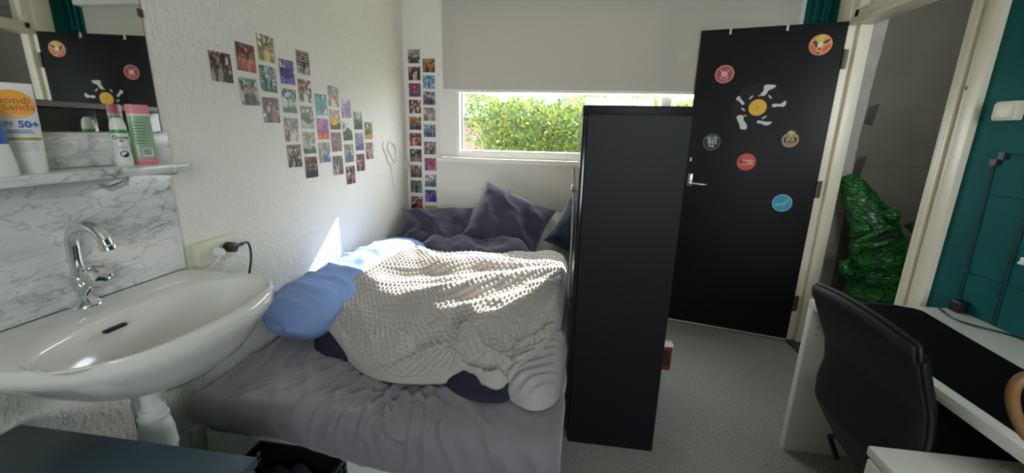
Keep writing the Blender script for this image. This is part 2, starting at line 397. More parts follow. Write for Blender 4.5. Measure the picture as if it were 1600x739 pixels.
# door frame (trim) around the doorway
t1_ = empty('trim_1', (XR, 2.5, 0), 'cream painted wooden door frame with rebate', 'door frame', None, 'structure')
MB().rbox((1.575, 1.98, 0), (1.70, 2.042, 2.5), .004).build('casing', cream_m, t1_, True)
MB().box((1.60, 2.042, 0), (1.70, 2.092, 2.5)).build('rebate', cream_m, t1_)
MB().rbox((1.588, 2.092, 0), (1.70, 2.112, 2.06), .003).rbox((1.596, 2.110, 0), (1.70, 2.150, 2.06), .003).build('door_stop', cream_m, t1_, True)
MB().rbox((1.575, 2.965, 0), (1.70, 3.09, 2.5), .004).build('casing', cream_m, t1_, True)
MB().rbox((1.63, 2.935, 0), (1.70, 2.966, 2.06), .003).build('door_stop', cream_m, t1_, True)
MB().rbox((1.577, 2.04, 2.06), (1.70, 2.966, 2.095), .004).build('transom_rail', cream_m, t1_, True)
MB().lathe([(.009, 0), (.009, .006), (.005, .008)], (1.5995, 2.066, 1.62), (-1, 0, 0), 12).build('strike_screw', dark_steel, t1_, True)
MB().box((1.575, 2.86, 0), (1.72, 2.97, .012)).box((1.575, 2.15, 0), (1.70, 2.86, .010)).build('threshold', mat('dark_threshold', (58, 54, 50), .6), t1_)
w2 = empty('window_2', (XR, 2.5, 2.095), 'cream framed glass transom window above the doorway', 'window', None, 'structure')
g = MB().rbox((1.588, 2.06, 2.095), (1.68, 2.94, 2.14), .004).rbox((1.592, 2.06, 2.44), (1.68, 2.94, 2.50), .004).rbox((1.588, 2.042, 2.095), (1.68, 2.10, 2.5), .004).rbox((1.588, 2.90, 2.095), (1.68, 2.965, 2.5), .004)
g.build('window_frame', cream_m, w2, True)
MB().box((1.635, 2.10, 2.14), (1.641, 2.90, 2.44)).build('pane', glass_dk, w2)
# hallway beyond the doorway
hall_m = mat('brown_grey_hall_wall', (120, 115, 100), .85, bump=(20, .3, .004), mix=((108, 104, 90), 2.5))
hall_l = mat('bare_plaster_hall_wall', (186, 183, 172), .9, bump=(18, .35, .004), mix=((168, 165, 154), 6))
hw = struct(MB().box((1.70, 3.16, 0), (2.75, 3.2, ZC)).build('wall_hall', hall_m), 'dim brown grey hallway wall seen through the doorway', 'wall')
pts = [(1.70, 0.0)]
zz = 0.0
rr = random.Random(3)
edge = []
while zz < ZC-.02:
    edge.append((1.897+.012*math.sin(zz*3.1+.6)+rr.uniform(-.003, .003), zz)); zz += rr.uniform(.02, .06)
edge.append((1.90, ZC-.01))
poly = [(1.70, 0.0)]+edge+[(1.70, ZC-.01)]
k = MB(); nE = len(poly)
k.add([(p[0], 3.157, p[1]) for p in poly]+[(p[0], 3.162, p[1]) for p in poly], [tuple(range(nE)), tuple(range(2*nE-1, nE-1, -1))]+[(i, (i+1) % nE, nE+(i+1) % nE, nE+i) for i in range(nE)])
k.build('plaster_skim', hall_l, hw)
MB().box((1.905, 3.1585, 1.235), (2.74, 3.161, 1.239)).build('wallpaper_seam', mat('dark_seam_paper', (100, 96, 84), .9), hw)  # thin line a little darker than the hall wall
struct(MB().box((2.65, 1.2, 0), (2.75, 3.16, ZC)).build('wall_hall_end', hall_m), 'far hallway wall hidden behind the door frame', 'wall')
hn_ = MB().box((1.70, 1.2, 0), (2.65, 1.26, 1.5)).box((1.70, 1.2, 2.2), (2.65, 1.26, ZC)).box((1.70, 1.2, 1.5), (1.87, 1.26, 2.2)).box((2.47, 1.2, 1.5), (2.65, 1.26, 2.2))  # unseen wall; its opening is added to let daylight brighten the hallway
struct(hn_.build('wall_hall_near', hall_m), 'near hallway wall with an added light opening, hidden behind the teal wall', 'wall')
# skirting / cable trunking along the left wall
struct(MB().rbox((XL, 1.10, .285), (XL+.035, 3.2, .345), .004).build('trim_2', mat('cream_trunking', (216, 210, 190), .5), None, True), 'cream cable trunking along the left wall under the bed', 'trunking')
struct(MB().rbox((XL, YR, 0), (XL+.015, 3.2, .07), .004).build('baseboard_left', cream_m, None, True), 'low cream baseboard along the left wall')

# ================================================================== OUTSIDE
struct(MB().box((-14, 3.5, -.35), (14, 40, -.3)).build('ground', mat('garden_ground', (120, 128, 84), .95, mix=((88, 98, 60), 2))), 'garden ground outside the window', 'ground')
leafm = bpy.data.materials.new('hedge_leaf'); leafm.use_nodes = True; q = leafm.node_tree; b = q.nodes['Principled BSDF']
oi = q.nodes.new('ShaderNodeVertexColor'); oi.layer_name = 'leaf'
q.links.new(oi.outputs[0], b.inputs['Base Color']); b.inputs['Roughness'].default_value = .5
tl = q.nodes.new('ShaderNodeBsdfTranslucent'); q.links.new(oi.outputs[0], tl.inputs[0])
xm = q.nodes.new('ShaderNodeMixShader'); xm.inputs[0].default_value = .45
q.links.new(b.outputs[0], xm.inputs[1]); q.links.new(tl.outputs[0], xm.inputs[2]); q.links.new(xm.outputs[0], q.nodes['Material Output'].inputs[0])
hd = empty('hedge', (.6, 6.6, -.3), 'tall sunlit yellow-green leafy hedge outside the window', 'hedge')
NL = 34000
U = RNG.random((NL, 3))
hx = -1.62+5.2*U[:, 0]; top = 1.93+.05*np.sin(hx*3.1)+.04*np.sin(hx*7.3+1)
hz = -.25+(top+.25)*U[:, 1]**.75; hy = 6.05+1.1*U[:, 2]+.18*np.sin(hx*4+hz*3)
wid = np.where(hx < -1.25, (hz > 1.25+.2*np.sin(hx*20)), True); keep = wid
lv = []; lf = []; lc = []
cols = [lin(c) for c in ((122, 138, 46), (88, 122, 44), (58, 92, 38), (152, 150, 58), (42, 72, 38), (104, 134, 74))]
for i in range(NL):
    if not keep[i]: continue
    c = np.array((hx[i], hy[i], hz[i])); d = RNG.normal(size=3); d /= np.linalg.norm(d); e = np.cross(d, RNG.normal(size=3)); e /= np.linalg.norm(e)
    s = .020+.020*RNG.random(); k0 = len(lv)
    lv += [tuple(c-d*s), tuple(c+e*s*.55), tuple(c+d*s*1.1), tuple(c-e*s*.55)]; lf += [(k0, k0+1, k0+2), (k0, k0+2, k0+3)]
    cc = cols[int(RNG.choice(6, p=[.27, .24, .16, .15, .08, .1]))]; lc += [(cc[0]*.62, cc[1]*.62, cc[2]*.5, 1)]*4
mb = MB(); mb.v = [Vector(p) for p in lv]; mb.f = lf
fo = mb.build('foliage', leafm, hd); fo['kind'] = 'stuff'
ca = fo.data.color_attributes.new('leaf', 'FLOAT_COLOR', 'POINT'); ca.data.foreach_set('color', np.array(lc).ravel())
cxx = np.linspace(-1.38, 3.5, 90); czz = np.linspace(-.3, 1.82, 44); CX, CZ = np.meshgrid(cxx, czz, indexing='ij')
CY = 6.62+.20*fbm(CX*3, CZ*3, 71, 3)+.25*np.clip((CZ-1.55)/.3, 0, 1)
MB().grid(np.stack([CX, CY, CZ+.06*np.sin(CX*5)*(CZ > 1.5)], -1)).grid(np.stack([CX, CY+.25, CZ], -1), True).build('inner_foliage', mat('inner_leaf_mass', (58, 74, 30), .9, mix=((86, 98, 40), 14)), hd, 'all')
mb = MB(); br = random.Random(5)
bark = mat('hedge_bark', (98, 84, 66), .9)
for i in range(22):
    x = -1.4+i*.22+br.uniform(-.05, .05); y = 6.4+br.uniform(-.2, .3); p = Vector((x, y, -.3)); P = [p.copy()]
    for s in range(5): p = p+Vector((br.uniform(-.1, .1), br.uniform(-.08, .08), .40)); P.append(p.copy())
    MB().tube(P, [.018, .015, .012, .01, .008, .005], 5).build('stem', bark, hd)
brick_m = bpy.data.materials.new('pink_brick'); brick_m.use_nodes = True; q = brick_m.node_tree
bt = q.nodes.new('ShaderNodeTexBrick'); bt.inputs['Color1'].default_value = lin((124, 82, 72)); bt.inputs['Color2'].default_value = lin((108, 70, 62)); bt.inputs['Mortar'].default_value = lin((126, 116, 108))
bt.inputs['Scale'].default_value = 5; tcx = q.nodes.new('ShaderNodeTexCoord'); mpx = q.nodes.new('ShaderNodeMapping'); mpx.inputs['Rotation'].default_value = (PI/2, 0, 0)
q.links.new(tcx.outputs['Object'], mpx.inputs[0]); q.links.new(mpx.outputs[0], bt.inputs[0]); q.links.new(bt.outputs[0], q.nodes['Principled BSDF'].inputs['Base Color'])
tile_m = mat('grey_roof_tile', (84, 90, 98), .7, bump=(12, .5, .02))
def house(x0, x1, y, zt, lab, wins, slope):
    h = empty('house', ((x0+x1)/2, y, -.3), lab, 'house')
    MB().box((x0, y, -.3), (x1, y+4, zt)).build('wall', brick_m, h)
    k = MB(); k.add([(x0-.2, y-.3, zt-.02), (x1+.2, y-.3, zt-.02), (x1+.2, y+2, zt+slope), (x0-.2, y+2, zt+slope), (x0-.2, y-.3, zt+.08), (x1+.2, y-.3, zt+.08), (x1+.2, y+2, zt+slope+.1), (x0-.2, y+2, zt+slope+.1)],
      [(0,3,2,1),(4,5,6,7),(0,1,5,4),(1,2,6,5),(2,3,7,6),(3,0,4,7)]); k.build('roof', tile_m, h)
    MB().box((x0-.2, y-.36, zt-.08), (x1+.2, y-.29, zt+.10)).build('gutter_board', mat('far_white_paint', (150, 150, 146), .6), h)
    for (a, b_, c, d) in wins:
        f = MB().box((a, y-.03, c), (b_, y+.02, d)).build('window', mat('far_white_paint', (150, 150, 146), .6), h)
        MB().box((a+.06, y-.035, c+.06), (b_-.06, y-.025, d-.06)).build('pane', mat('far_pane', (130, 140, 150), .1), f)
    return h
house(-4.2, -1.95, 9.6, 1.78, 'pink brick house with white gutter board behind the hedge end', [(-3.4, -2.6, .5, 1.5)], .9)
house(.75, 3.4, 11.5, 2.15, 'red brick house with white windows beyond the hedge top', [(1.0, 1.35, 1.5, 2.1), (1.6, 2.1, 1.5, 2.1), (2.4, 2.9, 1.5, 2.1)], .45)
pp = MB().tube([(-1.72, 8.2, -.3), (-1.72, 8.2, 1.72)], .035, 8).build('garden_post', bark); tag(pp, 'thin brown garden post standing left of the hedge', 'post')

# ================================================================== DOOR
HX, HY = 1.577, 2.955
dv = Vector((.80-HX, 3.157-HY, 0)); DW = dv.length; dv.normalize(); dn = Vector((-dv.y, dv.x, 0))   # dn points to the viewer side?
if dn.y > 0: dn = -dn
def DM(s, z, off=0.0): return frame_mat(Vector((HX, HY, z))+dv*s+dn*off, -dv, (0, 0, 1))   # local x to the right, y up, z to the viewer
d1 = empty('door_1', (HX, HY, 0), 'black painted door standing open against the window, covered in round stickers', 'door', None, 'structure')
MD = frame_mat((HX, HY, 0), -dv, (0, 0, 1))
MB().rbox((-DW, .012, -.04), (0, 2.083, 0), .002, MD).build('leaf', black_door, d1, True)
MB().box((-DW+.005, .009, -.002), (-.003, .019, .0035), MD).build('bottom_strip', mat('worn_strip', (200, 198, 188), .5), d1)
for z in (1.873, 1.085, .29):
    hg = MB().box((1.578, 2.953, z-.055), (1.606, 2.957, z+.055)).tube([(1.580, 2.949, z-.055), (1.580, 2.949, z+.055)], .007, 8)
    hg.build('hinge', dark_steel, d1, True)
for s in (.629, .312):
    M = DM(s, 2.083)
    MB().box((-.006, -.035, .0005), (.006, .003, .004), M).box((-.006, .0005, -.042), (.006, .003, .004), M).box((-.006, -.035, .004), (.006, -.031, .016), M).build('over_door_hook', white_lac, d1)
M = DM(.760, 1.10)
hp = MB().rbox((-.017, -.045, .0005), (.017, .045, .010), .004, M).build('handle_plate', steel, d1, True)
MB().tube([M @ Vector(p) for p in ((0, -.018, .01), (0, -.018, .045), (.012, -.02, .055), (.10, -.024, .055), (.112, -.024, .053))], [.009, .009, .0095, .0085, .006], 10).build('lever', steel, hp, True)
M = DM(.772, 1.243); MB().rbox((-.006, -.014, .0005), (.006, .014, .006), .003, M).build('lock_button', white_lac, d1, True)

# record on the door
WHT = mat('print_white', (222, 222, 214), .5); YEL = mat('print_yellow', (246, 190, 36), .5); BLK = mat('print_black', (16, 16, 16), .5)
M = DM(.408, 1.594, .001)
rc = empty('vinyl_record', M @ Vector((0, 0, 0)), 'black vinyl record with yellow centre label and white goose cut-outs on the door', 'record')
k = MB()
prof = [(.006, .0), (.155, 0), (.155, .002)]
rad = .153
while rad > .06: prof += [(rad, .0022), (rad-.004, .0016)]; rad -= .008
prof += [(.052, .002), (.006, .002)]
k.lathe(prof, seg=64, cap=False).xf(M).build('disc', mat('vinyl', (8, 8, 9), .45, spec=.2), rc, True)
disc(MB(), .052, .0018, .003, 40, M).build('centre_label', YEL, rc)
disc(MB(), .004, .003, .0036, 16, M).build('spindle_hole', BLK, rc)
geese = [  # outlines from the photo, centimetres about the record centre (x right, y up)
 [(1.5, 13.6), (6.6, 13.4), (8.4, 12.8), (7.0, 11.2), (4.4, 10.2), (3.8, 8.0), (2.2, 6.6), (.2, 7.6), (1.0, 8.8), (2.0, 10.2)],
 [(15.0, 4.2), (14.6, .2), (11.0, .8), (9.2, .2), (7.6, .4), (7.6, 2.0), (9.6, 2.4), (11.8, 1.9), (13.6, 3.6)],
 [(9.6, -8.2), (7.6, -10.6), (5.2, -10.8), (3.6, -9.6), (1.2, -9.6), (.6, -8.4), (1.6, -7.6), (3.6, -8.0), (6.2, -8.6)],
 [(-4.2, -13.6), (-8.0, -13.2), (-8.4, -10.8), (-10.0, -8.0), (-11.0, -6.4), (-10.4, -4.6), (-8.0, -4.4), (-6.6, -5.6), (-7.0, -7.2), (-5.4, -9.2), (-4.2, -11.0)],
 [(-13.0, 5.2), (-11.2, 7.4), (-10.2, 5.6), (-8.4, 3.6), (-7.6, 3.0), (-7.8, 1.6), (-9.2, 1.8), (-10.4, 3.6), (-12.0, 4.4)]]
for gp in geese:
    gp = [tuple(p) for p in smooth_line([(a*.0105, b_*.0105) for a, b_ in gp], 1, True)]
    poly_prism(MB(), gp[::-1], .0022, .0032, M).build('goose_cutout', WHT, rc)
for (a, b_, r_) in ((-.046, .064, -.7), (.062, .066, .8), (.047, -.062, -.9), (-.082, -.012, .9)):
    Mk = M @ Matrix.Translation((a, b_, 0)) @ Matrix.Rotation(r_, 4, 'Z')
    MB().box((-.0045, -.014, .0022), (.0045, .014, .0031), Mk).build('feather_dash', WHT, rc)
for (a, b_) in ((.004, .074), (-.062, -.052)):
    MB().box((a-.009, b_-.004, .0022), (a+.006, b_+.004, .0033), M).build('beak', YEL, rc)
# round stickers
def sticker(s, z, r, m, label, name='round_sticker'):
    M = DM(s, z, .0006); o = empty(name, M @ Vector((0, 0, 0)), label, 'sticker', 'round stickers on the black door')
    disc(MB(), r, 0, .0014, 44, M).build('disc', m, o); return o, M
RED = mat('sticker_red', (190, 58, 62), .45); PINKW = mat('sticker_pale', (214, 170, 158), .5)
def ring(r0, r1, M, m, parent, name, z0=.0014, z1=.002, seg=44):
    MB().lathe([(r0, z0), (r1, z0), (r1, z1), (r0, z1), (r0, z0)], seg=seg, cap=False).xf(M).build(name, m, parent)
# red with a white ball and rays
o, M = sticker(.631, 1.806, .057, RED, 'red round sticker with pale rim and small white ball emblem')
ring(.050, .0568, M, PINKW, o, 'rim')
disc(MB(), .018, .0014, .0022, 28, M).build('emblem', WHT, o)
MB().box((-.001, -.018, .0022), (.001, .018, .0027), M).build('emblem_line', RED, o)
for a in (45, 135, 225, 315):
    Mk = M @ Matrix.Rotation(math.radians(a), 4, 'Z'); poly_prism(MB(), [(.021, -.004), (.036, -.006), (.036, .006), (.021, .004)], .0014, .0021, Mk).build('ray', PINKW, o)
poly_prism(MB(), [(-.02, -.034), (0, -.039), (.02, -.034), (.016, -.029), (0, -.033), (-.016, -.029)], .0014, .0021, M).build('scroll', PINKW, o)
# multicolour face
o, M = sticker(.124, 1.960, .060, mat('sticker_orange_yellow', (222, 150, 62), .45), 'multicoloured orange and yellow sticker with dark eyes near the top hinge')
def blob(pts, m, nm, z=.0014):
    p = [tuple(q_) for q_ in smooth_line([(a*.01, b_*.01) for a, b_ in pts], 2, True)]
    ar = sum(p[i-1][0]*p[i][1]-p[i][0]*p[i-1][1] for i in range(len(p)))
    if ar < 0: p = p[::-1]
    poly_prism(MB(), p, z, z+.0006, M).build(nm, m, o)
blob([(-4, 1), (-2, 5), (2, 5.5), (1, 2), (-1, 0)], mat('sticker_lime', (196, 190, 70), .5), 'forehead')
blob([(-5.4, .5), (-3, -1), (-1, -4.6), (1, -5.6), (-2.6, -5.4), (-5, -2.6)], mat('sticker_pink', (214, 92, 86), .5), 'cheek')
blob([(1, -5), (4.6, -3), (5.6, 1), (3.6, 0), (1.6, -1.8)], mat('sticker_red_orange', (212, 84, 60), .5), 'cheek')
blob([(-4.6, 1.6), (-2.6, 3.0), (-1.4, .2), (-1.8, -2.0), (-3.0, -.4)], mat('sticker_plum', (72, 40, 72), .5), 'eye', .0021)
blob([(1.0, 1.6), (3.2, 2.8), (5.0, 3.4), (4.0, 1.2), (1.8, .2)], mat('sticker_plum', (72, 40, 72), .5), 'eye', .0021)
blob([(-1.4, .4), (.6, 1.8), (1.4, .2), (0, -1.6), (-1.2, -1.2)], WHT, 'nose', .0021)
blob([(-1.2, -2.2), (0, -1.6), (.8, -2.2), (0, -3.2)], mat('sticker_plum', (72, 40, 72), .5), 'mouth', .0021)
blob([(-1.6, -4.4), (.4, -4.0), (.2, -5.2), (-1.2, -5.2)], mat('sticker_plum', (72, 40, 72), .5), 'chin_mark', .0021)
# black and white lettering sticker
o, M = sticker(.653, 1.366, .056, BLK, 'black and white round sticker with brush lettering above the door handle')
GRYW = mat('sticker_chalk', (196, 198, 196), .6)
ring(.050, .054, M, mat('sticker_grey', (120, 122, 122), .6), o, 'rim')
text_part('BSS', .040, M @ Matrix.Translation((.004, 0, .0016)), GRYW, o, bold=.0012)
text_part('DE', .022, M @ Matrix.Translation((-.018, .026, .0016)), GRYW, o, bold=.001); text_part('VIS', .022, M @ Matrix.Translation((.016, .028, .0016)), GRYW, o, bold=.001)
text_part('THE', .020, M @ Matrix.Translation((0, -.028, .0016)), GRYW, o, bold=.001)
# gold crown sticker
GOLD = mat('sticker_gold', (112, 98, 60), .4, .3); GOLDL = mat('sticker_gold_light', (176, 156, 96), .4, .2); BRN = mat('sticker_brown', (44, 26, 16), .5)
o, M = sticker(.193, 1.393, .048, GOLD, 'small gold round sticker with a crown on top')
poly_prism(MB(), [(-.017, .040), (.017, .040), (.020, .060), (.009, .050), (0, .064), (-.009, .050), (-.020, .060)], .0002, .0022, M).build('crown', GOLDL, o)
MB().box((-.036, -.016, .0014), (.036, .016, .0018), M).build('name_band', BRN, o)
text_part('IPA', .034, M @ Matrix.Translation((0, 0, .0021)), GOLDL, o, bold=.0006)
ring(.041, .044, M, GOLDL, o, 'rim')
poly_prism(MB(), [(-.012, .020), (.012, .020), (0, .036)], .0014, .002, M).build('hop_mark', GOLDL, o)
# orange-red sticker
o, M = sticker(.424, 1.241, .057, mat('sticker_orange_red', (214, 62, 50), .45), 'orange-red round sticker with white script and yellow stripe')
poly_prism(MB(), [(-.046, -.024), (.048, -.016), (.050, -.008), (-.050, -.016)], .0014, .002, M).build('stripe', mat('sticker_stripe', (232, 150, 60), .5), o)
poly_prism(MB(), [(-.046, -.008), (-.036, .020), (-.028, .012), (-.022, -.006), (-.034, -.014)], .0014, .002, M).build('bird_mark', mat('sticker_maroon', (128, 44, 30), .5), o)
text_part('Texels', .024, M @ Matrix.Translation((.008, .010, .0016)), WHT, o, bold=.0004); text_part('bier', .017, M @ Matrix.Translation((.024, -.006, .0016)), WHT, o, bold=.0004)
# blue sticker
o, M = sticker(.175, .981, .058, mat('sticker_blue', (36, 150, 182), .45), 'bright blue round sticker low on the door')
LB = mat('sticker_pale_blue', (150, 210, 220), .5)
ring(.053, .0575, M, LB, o, 'rim')
text_part('surp', .034, M @ Matrix.Translation((-.010, -.008, .0016)) @ Matrix.Rotation(.12, 4, 'Z'), LB, o, bold=.0006)
poly_prism(MB(), [(.0, .0), (.030, .034), (.044, .030), (.040, .008), (.02, -.008)], .0014, .0019, M).build('wave_mark', mat('sticker_mid_blue', (78, 172, 204), .5), o)

# ================================================================== WARDROBE
wx0, wx1, wy0, wy1, wz = .030, .432, 1.688, 2.42, 1.508
wd = empty('wardrobe', ((wx0+wx1)/2, (wy0+wy1)/2, 0), 'tall narrow black wardrobe at the right side of the bed', 'wardrobe')
lit_edge_m = mat('grey_edge_band', (96, 96, 94), .4)  # grey stands for window light caught by the black top panel's front edge
MB().box((wx0+.02, wy0, .0), (wx1, wy0+.018, wz-.034)).build('side_panel', black_ward, wd)
MB().box((wx0+.02, wy1-.018, .0), (wx1, wy1, wz-.034)).build('side_panel', black_ward, wd)
MB().box((wx1-.012, wy0+.018, .04), (wx1, wy1-.018, wz-.034)).build('back_panel', black_ward, wd)
tp = MB().rbox((wx0+.001, wy0-.001, wz-.034), (wx1+.002, wy1+.002, wz), .002).build('top_panel', black_ward, wd, True)
MB().box((wx0-.0015, wy0+.004, wz-.031), (wx0+.0012, wy1-.004, wz-.003)).build('edge_band', lit_edge_m, tp)
MB().box((wx0+.02, wy0+.018, .04), (wx1-.012, wy1-.018, .06)).build('bottom_panel', black_ward, wd)
ym = (wy0+wy1)/2
dg_ = mat('black_gloss_foil', (18, 19, 21), .15)
for a, b_, kn in ((wy0+.003, ym-.002, ym-.05), (ym+.002, wy1-.003, ym+.05)):
    dr = MB().rbox((wx0, a, .06), (wx0+.018, b_, wz-.037), .002).build('door', dg_, wd, True)
    MB().lathe([(.005, 0), (.005, .014), (.012, .018), (.013, .026), (.008, .030)], (wx0, kn, 1.14), (-1, 0, 0), 16).build('knob', steel, dr, True)
# strap hung over the door
st = MB().tube([(wx0-.012, ym+.05, 1.14), (wx0-.026, ym+.03, 1.20), (wx0-.022, ym-.02, 1.24), (wx0-.014, ym-.05, 1.17), (wx0-.012, ym-.06, .86), (wx0-.012, ym-.055, .60)], .005, 8).build('white_strap', white_cot, None, True)
tag(st, 'thin white strap looped over the wardrobe door knobs', 'strap')
# frame box peeking out behind the wardrobe
bx_ = empty('photo_box', (.50, 2.0, .24), 'small red brown box with white lid peeking out beside the wardrobe', 'box')
MB().rbox((.434, 1.985, .245), (.548, 2.02, .375), .003).build('body', mat('red_brown_card', (104, 44, 34), .5), bx_, True)
MB().rbox((.434, 1.98, .375), (.550, 2.025, .392), .003).build('lid', white_lac, bx_, True)
MB().box((.50, 1.983, .27), (.54, 1.9855, .355)).build('front_print', mat('dark_red_print', (62, 26, 24), .4), bx_)

# ================================================================== BED
bed = empty('bed_frame', (-.62, 2.1, 0), 'white slatted bed frame under the grey mattress', 'bed')
MB().rbox((-1.27, 1.13, .20), (-.04, 1.155, .325), .004).build('foot_board', white_lac, bed, True)
MB().rbox((-1.27, 1.156, .20), (-1.245, 3.18, .325), .004).build('side_rail', white_lac, bed, True)
MB().rbox((-.065, 1.156, .20), (-.04, 3.18, .325), .004).build('side_rail', white_lac, bed, True)
for i in range(14): MB().box((-1.244, 1.2+i*.14, .300), (-.066, 1.27+i*.14, .318)).build('slat', mat('pine_slat', (200, 170, 125), .6), bed)
for x in (-1.24, -.13):
    for y in (1.16, 3.10): MB().rbox((x, y, 0), (x+.06, y+.06, .20), .004).build('leg', white_lac, bed, True)
ZM = .50
S_FOLDS = [([(-.559,1.32),(-.60,1.16),(-.624,1.056),(-.64,.90)], .010, .012), ([(-.487,1.291),(-.40,1.18),(-.355,1.09),(-.27,.93)], .010, .014), ([(-.589,1.273),(-.575,1.16),(-.55,1.10),(-.46,1.05)], .012, .010),
 ([(-1.122,1.084),(-1.05,1.20)], .008, .009), ([(-1.165,1.10),(-1.07,1.215)], .006, .009), ([(-.42,1.31),(-.28,1.18),(-.133,1.02)], .006, .022), ([(-.521,1.285),(-.46,1.16),(-.45,1.06),(-.50,.88)], .011, .012),
 ([(-.649,1.295),(-.70,1.107),(-.69,.90)], .008, .010), ([(-.68,1.256),(-.735,1.04),(-.74,.92)], .006, .010), ([(-.70,1.33),(-.79,1.10),(-.80,.95)], .007, .010), ([(-.74,1.36),(-.86,1.10),(-.87,.96)], .006, .011),
 ([(-.56,1.24),(-.50,1.20),(-.47,1.22)], .010, .010), ([(-.60,1.20),(-.53,1.14),(-.52,1.08)], .009, .010), ([(-.45,1.22),(-.40,1.09),(-.42,.95)], .006, .012), ([(-.36,1.24),(-.22,1.12),(-.16,.98)], .005, .014), ([(-.80,1.40),(-.98,1.16)], .004, .012), ([(-.9,1.42),(-1.03,1.26)], .004, .012), ([(-.25,1.2),(-.05,1.06)], .004, .02), ([(-.66,1.22),(-.62,1.10),(-.57,.98)], .008, .008)]
def zbot(x):
    return np.interp(x, [-1.27, -1.22, -.9, -.64, -.4, .03], [.405, .405, .37, .30, .275, .262])
def mattress():
    lo = np.array((-1.272, 1.055, .328)); hi = np.array((.016, 3.17, ZM)); r = .055
    mb = MB()
    def face(a, va, b, vb, c, vc, flip):
        A, B_ = np.meshgrid(va, vb, indexing='ij'); P = np.zeros(A.shape+(3,)); P[..., a] = A; P[..., b] = B_; P[..., c] = vc
        Q = np.clip(P, lo+r, hi-r); D = P-Q; L = np.linalg.norm(D, axis=-1, keepdims=True); N = D/np.maximum(L, 1e-9); P = Q+N*r
        # cloth relief, laid out on the unrolled top + front
        X = P[..., 0]; V = np.where(N[..., 1] < -.2, 1.055+r-(ZM-P[..., 2])-0, P[..., 1]); V = np.where((P[..., 1] > 1.12), P[..., 1], V)
        rad_ = np.hypot(X+.55, V-1.25); ang = np.arctan2(V-1.25, X+.55)
        f = 2.3*folds(X, V, S_FOLDS)+.010*fbm(X*3, V*3, 2, 3)+.003*fbm(X*14, V*9, 5, 3)+.014*((.5+.5*np.sin(ang*11+2*fbm(X*4, V*4, 4, 2)))**2)*np.exp(-(rad_/.36)**2)*np.clip(rad_/.06, 0, 1)+.012*(.5+.5*np.sin((X*.9+V*.42)*62+5*fbm(X*3, V*3, 8, 3)))**3*np.clip(fbm(X*3+2, V*3, 12, 2)+.45, 0, 1)
        k = np.clip((P[..., 2]-.35)/.08, .15, 1)
        P = P+N*(f*k)[..., None]
        # sagging edge of the sheet at the foot end
        t = np.clip((ZM-.05-P[..., 2])/(ZM-.05-.328), 0, 1); fr_ = np.clip((1.125-P[..., 1])/.03, 0, 1)
        P[..., 2] = P[..., 2]*(1-fr_*(t > 0))+fr_*(t > 0)*((ZM-.05)-t*((ZM-.05)-zbot(P[..., 0])))
        P[..., 2] -= .02*np.exp(-((P[..., 0]-.0)/.15)**2)*np.clip((1.35-P[..., 1])/.3, 0, 1)
        mb.grid(P, flip)
    def lins(a, st, dense=None):
        v = np.arange(lo[a], hi[a]+st, st); v[-1] = hi[a]
        return v
    xs = lins(0, .009); ys = np.concatenate([np.arange(1.055, 1.62, .009), np.arange(1.62, 3.17, .03), [3.17]]); zs = np.linspace(.328, ZM, 18)
    face(0, xs, 1, ys, 2, hi[2], False); face(0, xs, 2, zs, 1, lo[1], False)
    face(1, ys, 2, zs, 0, lo[0], True); face(1, ys, 2, zs, 0, hi[0], False); face(0, xs, 2, zs, 1, hi[1], True); face(0, xs, 1, ys, 2, lo[2], True)
    return mb
ma = empty('mattress', (-.62, 2.1, .325), 'thick mattress in a wrinkled dark grey fitted sheet', 'mattress')
mattress().build('fitted_sheet', sheet_m, ma, 'all', weld=.0008)
MB().box((-.86, 1.44, .505), (-.83, 1.452, .512)).build('care_label', white_cot, ma)
# bolster
def bolster():
    S = 110; T = 56; P = np.zeros((S, T, 3))
    cl = [(-1.125, 1.41), (-1.14, 1.6), (-1.155, 1.9), (-1.14, 2.2), (-1.11, 2.45), (-1.08, 2.66)]
    L = np.array(smooth_line(cl, 3)); seg = np.r_[0, np.cumsum(np.linalg.norm(np.diff(L, axis=0), axis=1))]; seg /= seg[-1]
    for i in range(S):
        s = i/(S-1); cx = np.interp(s, seg, L[:, 0]); cy = np.interp(s, seg, L[:, 1])
        e = max(0, 1-abs(2*s-1)**9)**.5
        a = (.175-.02*s+.012*math.sin(s*9))*max(e, .02)**.55; b_ = (.105-.004*s-.012*math.exp(-((s-.42)/.1)**2))*max(e, .02)
        th = np.linspace(0, 2*PI, T); ct = np.cos(th); st_ = np.sin(th)
        x = a*np.sign(ct)*np.abs(ct)**.8; z = b_*np.sign(st_)*np.abs(st_)**.9
        wr_ = (.010*fbm(np.full(T, s*16), ct*1.6+3, 4, 4)+  .020*(.5+.5*np.sin(s*52+ct*2.2+4*fbm(np.full(T, s*6), ct*1.5, 6, 3)))**2.5*(.35+.65*math.exp(-((s-.5)/.22)**2))+.010*np.abs(np.sin(ct*4+s*26+2*fbm(np.full(T, s*7), ct*2, 8, 2)))*math.exp(-((s-.45)/.17)**2)+.006*np.sin(s*70+ct*3)*math.exp(-((s-.47)/.08)**2))*e
        z = z+wr_*np.clip(st_+.3, 0, 1)
        P[i, :, 0] = np.maximum(cx+x, XL+.004); P[i, :, 1] = cy-(.02*ct if s < .3 else 0); P[i, :, 2] = np.maximum(ZM+.012+.100+z-.012*(1-e), ZM+.006)
    return MB().grid(P, True)
o = bolster().build('body_pillow', blue_m, None, 'all', weld=.0005); tag(o, 'long cornflower blue body pillow lying along the left wall', 'pillow')
